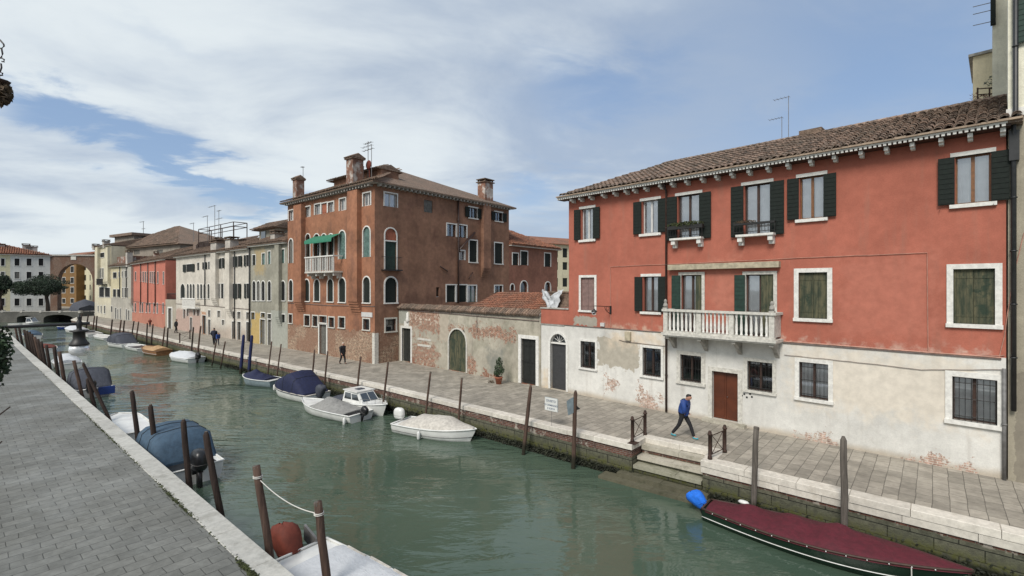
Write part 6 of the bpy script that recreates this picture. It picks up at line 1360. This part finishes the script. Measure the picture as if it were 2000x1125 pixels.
boat('pale blue covered boat at the far end of the left bank posts', Vector((-65.6, 66, 0)), Vector((-69, 69, 0)), 2.0, .5, .8, cover=('bluet', .1, .9, hump((0, .2), (.5, .5), (1, .1)), 2, .03))
# ================================================================ people
def skinmesh(name, vs, es, rs, m, parent, root=0, sub=2):
    me = bpy.data.meshes.new(name); me.from_pydata([tuple(v) for v in vs], es, []); me.materials.append(m); o = bpy.data.objects.new(name, me); COL.objects.link(o); o.parent = parent
    md = o.modifiers.new('Skin', 'SKIN'); md.use_smooth_shade = True
    sv = me.skin_vertices[0].data if me.skin_vertices else None
    if sv is None:
        bm = bmesh.new(); bm.from_mesh(me); bm.verts.layers.skin.verify(); bm.to_mesh(me); bm.free(); sv = me.skin_vertices[0].data
    for i, r in enumerate(rs): sv[i].radius = (r, r) if not isinstance(r, tuple) else r; sv[i].use_root = (i == root)
    s = o.modifiers.new('Sub', 'SUBSURF'); s.levels = sub; s.render_levels = sub; return o
M['skin'] = plain('skin', (.42, .22, .15), .6, var=.05); M['hairb'] = plain('dark_hair', (.012, .009, .007), .7); M['hairw'] = plain('pale_hair', (.55, .50, .42), .8)
M['eye'] = plain('eye', (.01, .01, .01), .3)
def person(P, head, h, label, jk, tr, sh, hair, stride=.36, pockets=True, lean=0.0, long_coat=0.0, hood=None, bag=None, group='people walking along the quay', arm=.2, headdown=0.0, hairlong=False, hat=None):
    t = empty('person', Matrix.Translation(P) @ Matrix.Rotation(head, 4, 'Z'), label, 'person', group); k = h/1.75
    V, E, Rr = [], [], []
    def add(p, r, par=None):
        V.append(Vector(p)*k); Rr.append(r*k if not isinstance(r, tuple) else (r[0]*k, r[1]*k)); i = len(V)-1
        if par is not None: E.append((par, i))
        return i
    lx = lean
    pel = (0, 0, .93); ch = (.03+lx*.5, 0, 1.22); nk = (.05+lx, 0, 1.47); hd = Vector((.08+lx+headdown*.06, 0, 1.62-headdown*.03))
    a = add(pel, .08); b = add((.01, 0, 1.08), .07, a); c = add(ch, .08, b); n = add(nk, .052, c); h0 = add(hd, .098, n); h1 = add(hd+Vector((-.01, 0, .065)), .088, h0)
    add(hd+Vector((.10, 0, -.02)), .018, h0); add(hd+Vector((0, .088, -.01)), .014, h0); add(hd+Vector((0, -.088, -.01)), .014, h0); add(hd+Vector((.055, 0, -.075)), .04, h0)
    arms, legs = [], []
    for sg in (1, -1):
        sw = -sg*arm
        s = Vector((.03+lx*.8, sg*.19, 1.42)); e = s+Vector((sw*.5-.04, sg*.05, -.29))
        w = Vector((.07+lx*.5, sg*.15, .99)) if pockets else e+Vector((sw*.6+.09, -sg*.01, -.24))
        i = add(s, .05, c); i = add(e, .04, i); i = add(w, .03, i); pm = add(w+(w-e).normalized()*.055, (.034, .016), i); arms.append((s, e, w))
        dd = (w-e).normalized()
        for q in range(4): f1 = add(w+dd*.10+Vector((.022*(1.5-q), 0, 0)), .0095, pm); add(w+dd*(.145+.012*(q in (1, 2)))+Vector((.022*(1.5-q)+.012, 0, 0)), .008, f1)
        th = add(w+dd*.05+Vector((.045, 0, 0)), .010, pm); add(w+dd*.085+Vector((.058, 0, 0)), .008, th)
        fx = sg*stride; hp = Vector((0, sg*.09, .90)); kn = Vector((fx*.50+.05, sg*.095, .49)); an = Vector((fx-(.04 if fx < 0 else 0), sg*.09, .10 if fx > 0 else .13)); to = an+Vector((.14, 0, -.06 if fx > 0 else -.085))
        legs.append((hp, kn, an, to)); j = add(hp, .06, a); j = add(kn, .042, j); j = add(an, .03, j); add(to, .03, j)
    skinmesh('body', V, E, Rr, M['skin'], t)
    def chain(name, pts, m, root=0, sub=2): skinmesh(name, [Vector(p)*k for p, r, q in pts], [(q, i) for i, (p, r, q) in enumerate(pts) if q is not None], [tuple(x*k for x in (r if isinstance(r, tuple) else (r, r))) for p, r, q in pts], M[m], t, root, sub)
    pts = [((0, 0, .80-long_coat), (.225, .195) if not long_coat else (.20, .18), None), ((0, 0, 1.05), (.22, .19), 0), (ch, (.245, .19), 1), ((.04+lx, 0, 1.38), (.16, .12), 2), (nk, .07, 3)]
    for s, e, w in arms: m0 = len(pts); pts += [(s, .105, 3), (e, .09, m0), (w, .078, m0+1)]
    chain('jacket', pts, jk)
    if hood: mb = MB(); mb.ell(((-.03+lx)*k, 0, 1.44*k), .115*k, .145*k, .075*k, 12, 8); mb.ell((.0+lx*k, 0, 1.36*k), .16*k, .22*k, .09*k, 12, 8); mb.build('hood', M[hood], t, True)
    pts = [((0, 0, .94), (.135, .12), None)]
    for hp, kn, an, to in legs: m0 = len(pts); pts += [(hp, .105, 0), (kn, .075, m0), (an+Vector((0, 0, -.01)), .058, m0+1)]
    chain('trousers', pts, tr)
    for hp, kn, an, to in legs: chain('shoe', [(an+Vector((-.05, 0, -.045)), .045, None), (an+Vector((.06, 0, -.055)), .042, 0), (to+Vector((.03, 0, .005)), .032, 1)], sh)
    hp_ = [(hd+Vector((-.03, 0, .03)), .115, None), (hd+Vector((.02, 0, .06)), .098, 0), (hd+Vector((-.05, 0, -.03)), .095, 0)]
    if hairlong: hp_.append((hd+Vector((-.08, 0, -.14)), .07, 2))
    mb = MB(); mb.ell(tuple((hd+Vector((-.022, 0, .035)))*k), .098*k, .086*k, .092*k, 12, 8); mb.ell(tuple((hd+Vector((.03, 0, .085)))*k), .06*k, .06*k, .035*k, 10, 6)
    if hairlong: mb.ell(tuple((hd+Vector((-.06, 0, -.10)))*k), .05*k, .08*k, .13*k, 10, 6)
    mb.build('hair', M[hair], t, True)
    mb = MB(); [mb.ell(tuple((hd+Vector((.083, s*.034, .012)))*k), .008, .012, .009, 6, 4) for s in (1, -1)]; mb.build('eye', M['eye'], t)
    if bag: mb = MB(); mb.ell((-.05*k, -.24*k, .95*k), .15, .07, .18, 10, 8, .7); mb.build('shoulder_bag', M[bag], t, True)
    return t
M['jblue'] = plain('blue_jacket', (.010, .045, .20), .6, var=.25); M['jblack'] = plain('black_cloth', (.012, .012, .014), .85, var=.3); M['teal'] = plain('teal_shoe', (.05, .30, .36), .6); M['jgrey'] = plain('grey_hood', (.03, .035, .035), .8); M['jdk'] = plain('dark_navy_cloth', (.015, .018, .035), .85)
hCD = math.atan2(CD.y, CD.x)
P = (G(1318, 852)+G(1352, 858))/2; P.z = .0
person(P, hCD, 1.78, 'man in blue jacket and black trousers walking head down past the water steps', 'jblue', 'jblack', 'teal', 'hairb', stride=.37, pockets=True, lean=.06, hood='jgrey', headdown=1.3)
P = G(669, 711); person(P, hCD+.2, 1.66, 'woman with pale hair in a long black coat passing the brown palace', 'jblack', 'jblack', 'jblack', 'hairw', stride=.2, pockets=False, long_coat=.18, arm=.05, hairlong=True)
P = G(418, 673.5); person(P, hCD+2.6, 1.72, 'person in dark hooded coat, the taller of two close together before the white house', 'jdk', 'jblack', 'jblack', 'hairb', stride=.2, long_coat=.15, hood='jdk')
P = G(424.5, 675); person(P, hCD+.1, 1.35, 'smaller person in blue jacket bending forward beside the dark hooded coat', 'jblue', 'jdk', 'jblack', 'hairb', stride=.15, lean=.25, pockets=False, headdown=1)
P = G(343.5, 650.5); person(P, hCD+1.3, 1.76, 'man in black jacket with pale belt standing near the small far railing', 'jblack', 'jblack', 'jblack', 'hairb', stride=.10, pockets=True)
P = G(293, 639); person(P, hCD+3, 1.25, 'small figure in dark red far away before the salmon house', 'rustc', 'jblack', 'jblack', 'hairb', stride=.12)
# crumpled plastic sheet over the terrace wall
f = RF; c0 = f.loc(1078, 585, .1); rows = []
for i in range(13):
    r = []
    for j in range(11):
        a, b_ = i/12, j/10; notch = .42*math.exp(-((a-.45)/.16)**2)*b_*1.0
        wd_ = .35+.65*b_ if True else 1
        r.append((c0[0]+(a-.5)*1.75*wd_+.05*math.sin(j*1.9+i), .12+.10*math.sin(i*1.5+j*.8)+.06*math.sin(i*3.1), c0[1]-.62+1.18*b_-notch+.05*math.sin(i*2.2)))
    rows.append(r)
t = MB(); t.grid(rows); o = t.build('plastic_sheet', M['whitet'], None, True); o.matrix_world = f.M; o.matrix_basis = f.M
so = o.modifiers.new('s', 'SOLIDIFY'); so.thickness = .012
tag(o, 'crumpled white plastic sheet hanging over the terrace wall left of the red house', 'sheet')
# text as real meshes
dg = bpy.context.evaluated_depsgraph_get()
for o in [o for o in COL.objects if o.type == 'FONT']:
    me = bpy.data.meshes.new_from_object(o.evaluated_get(dg)); n = bpy.data.objects.new('lettering', me); COL.objects.link(n); n.parent = o.parent; n.matrix_basis = o.matrix_basis.copy(); bpy.data.objects.remove(o)
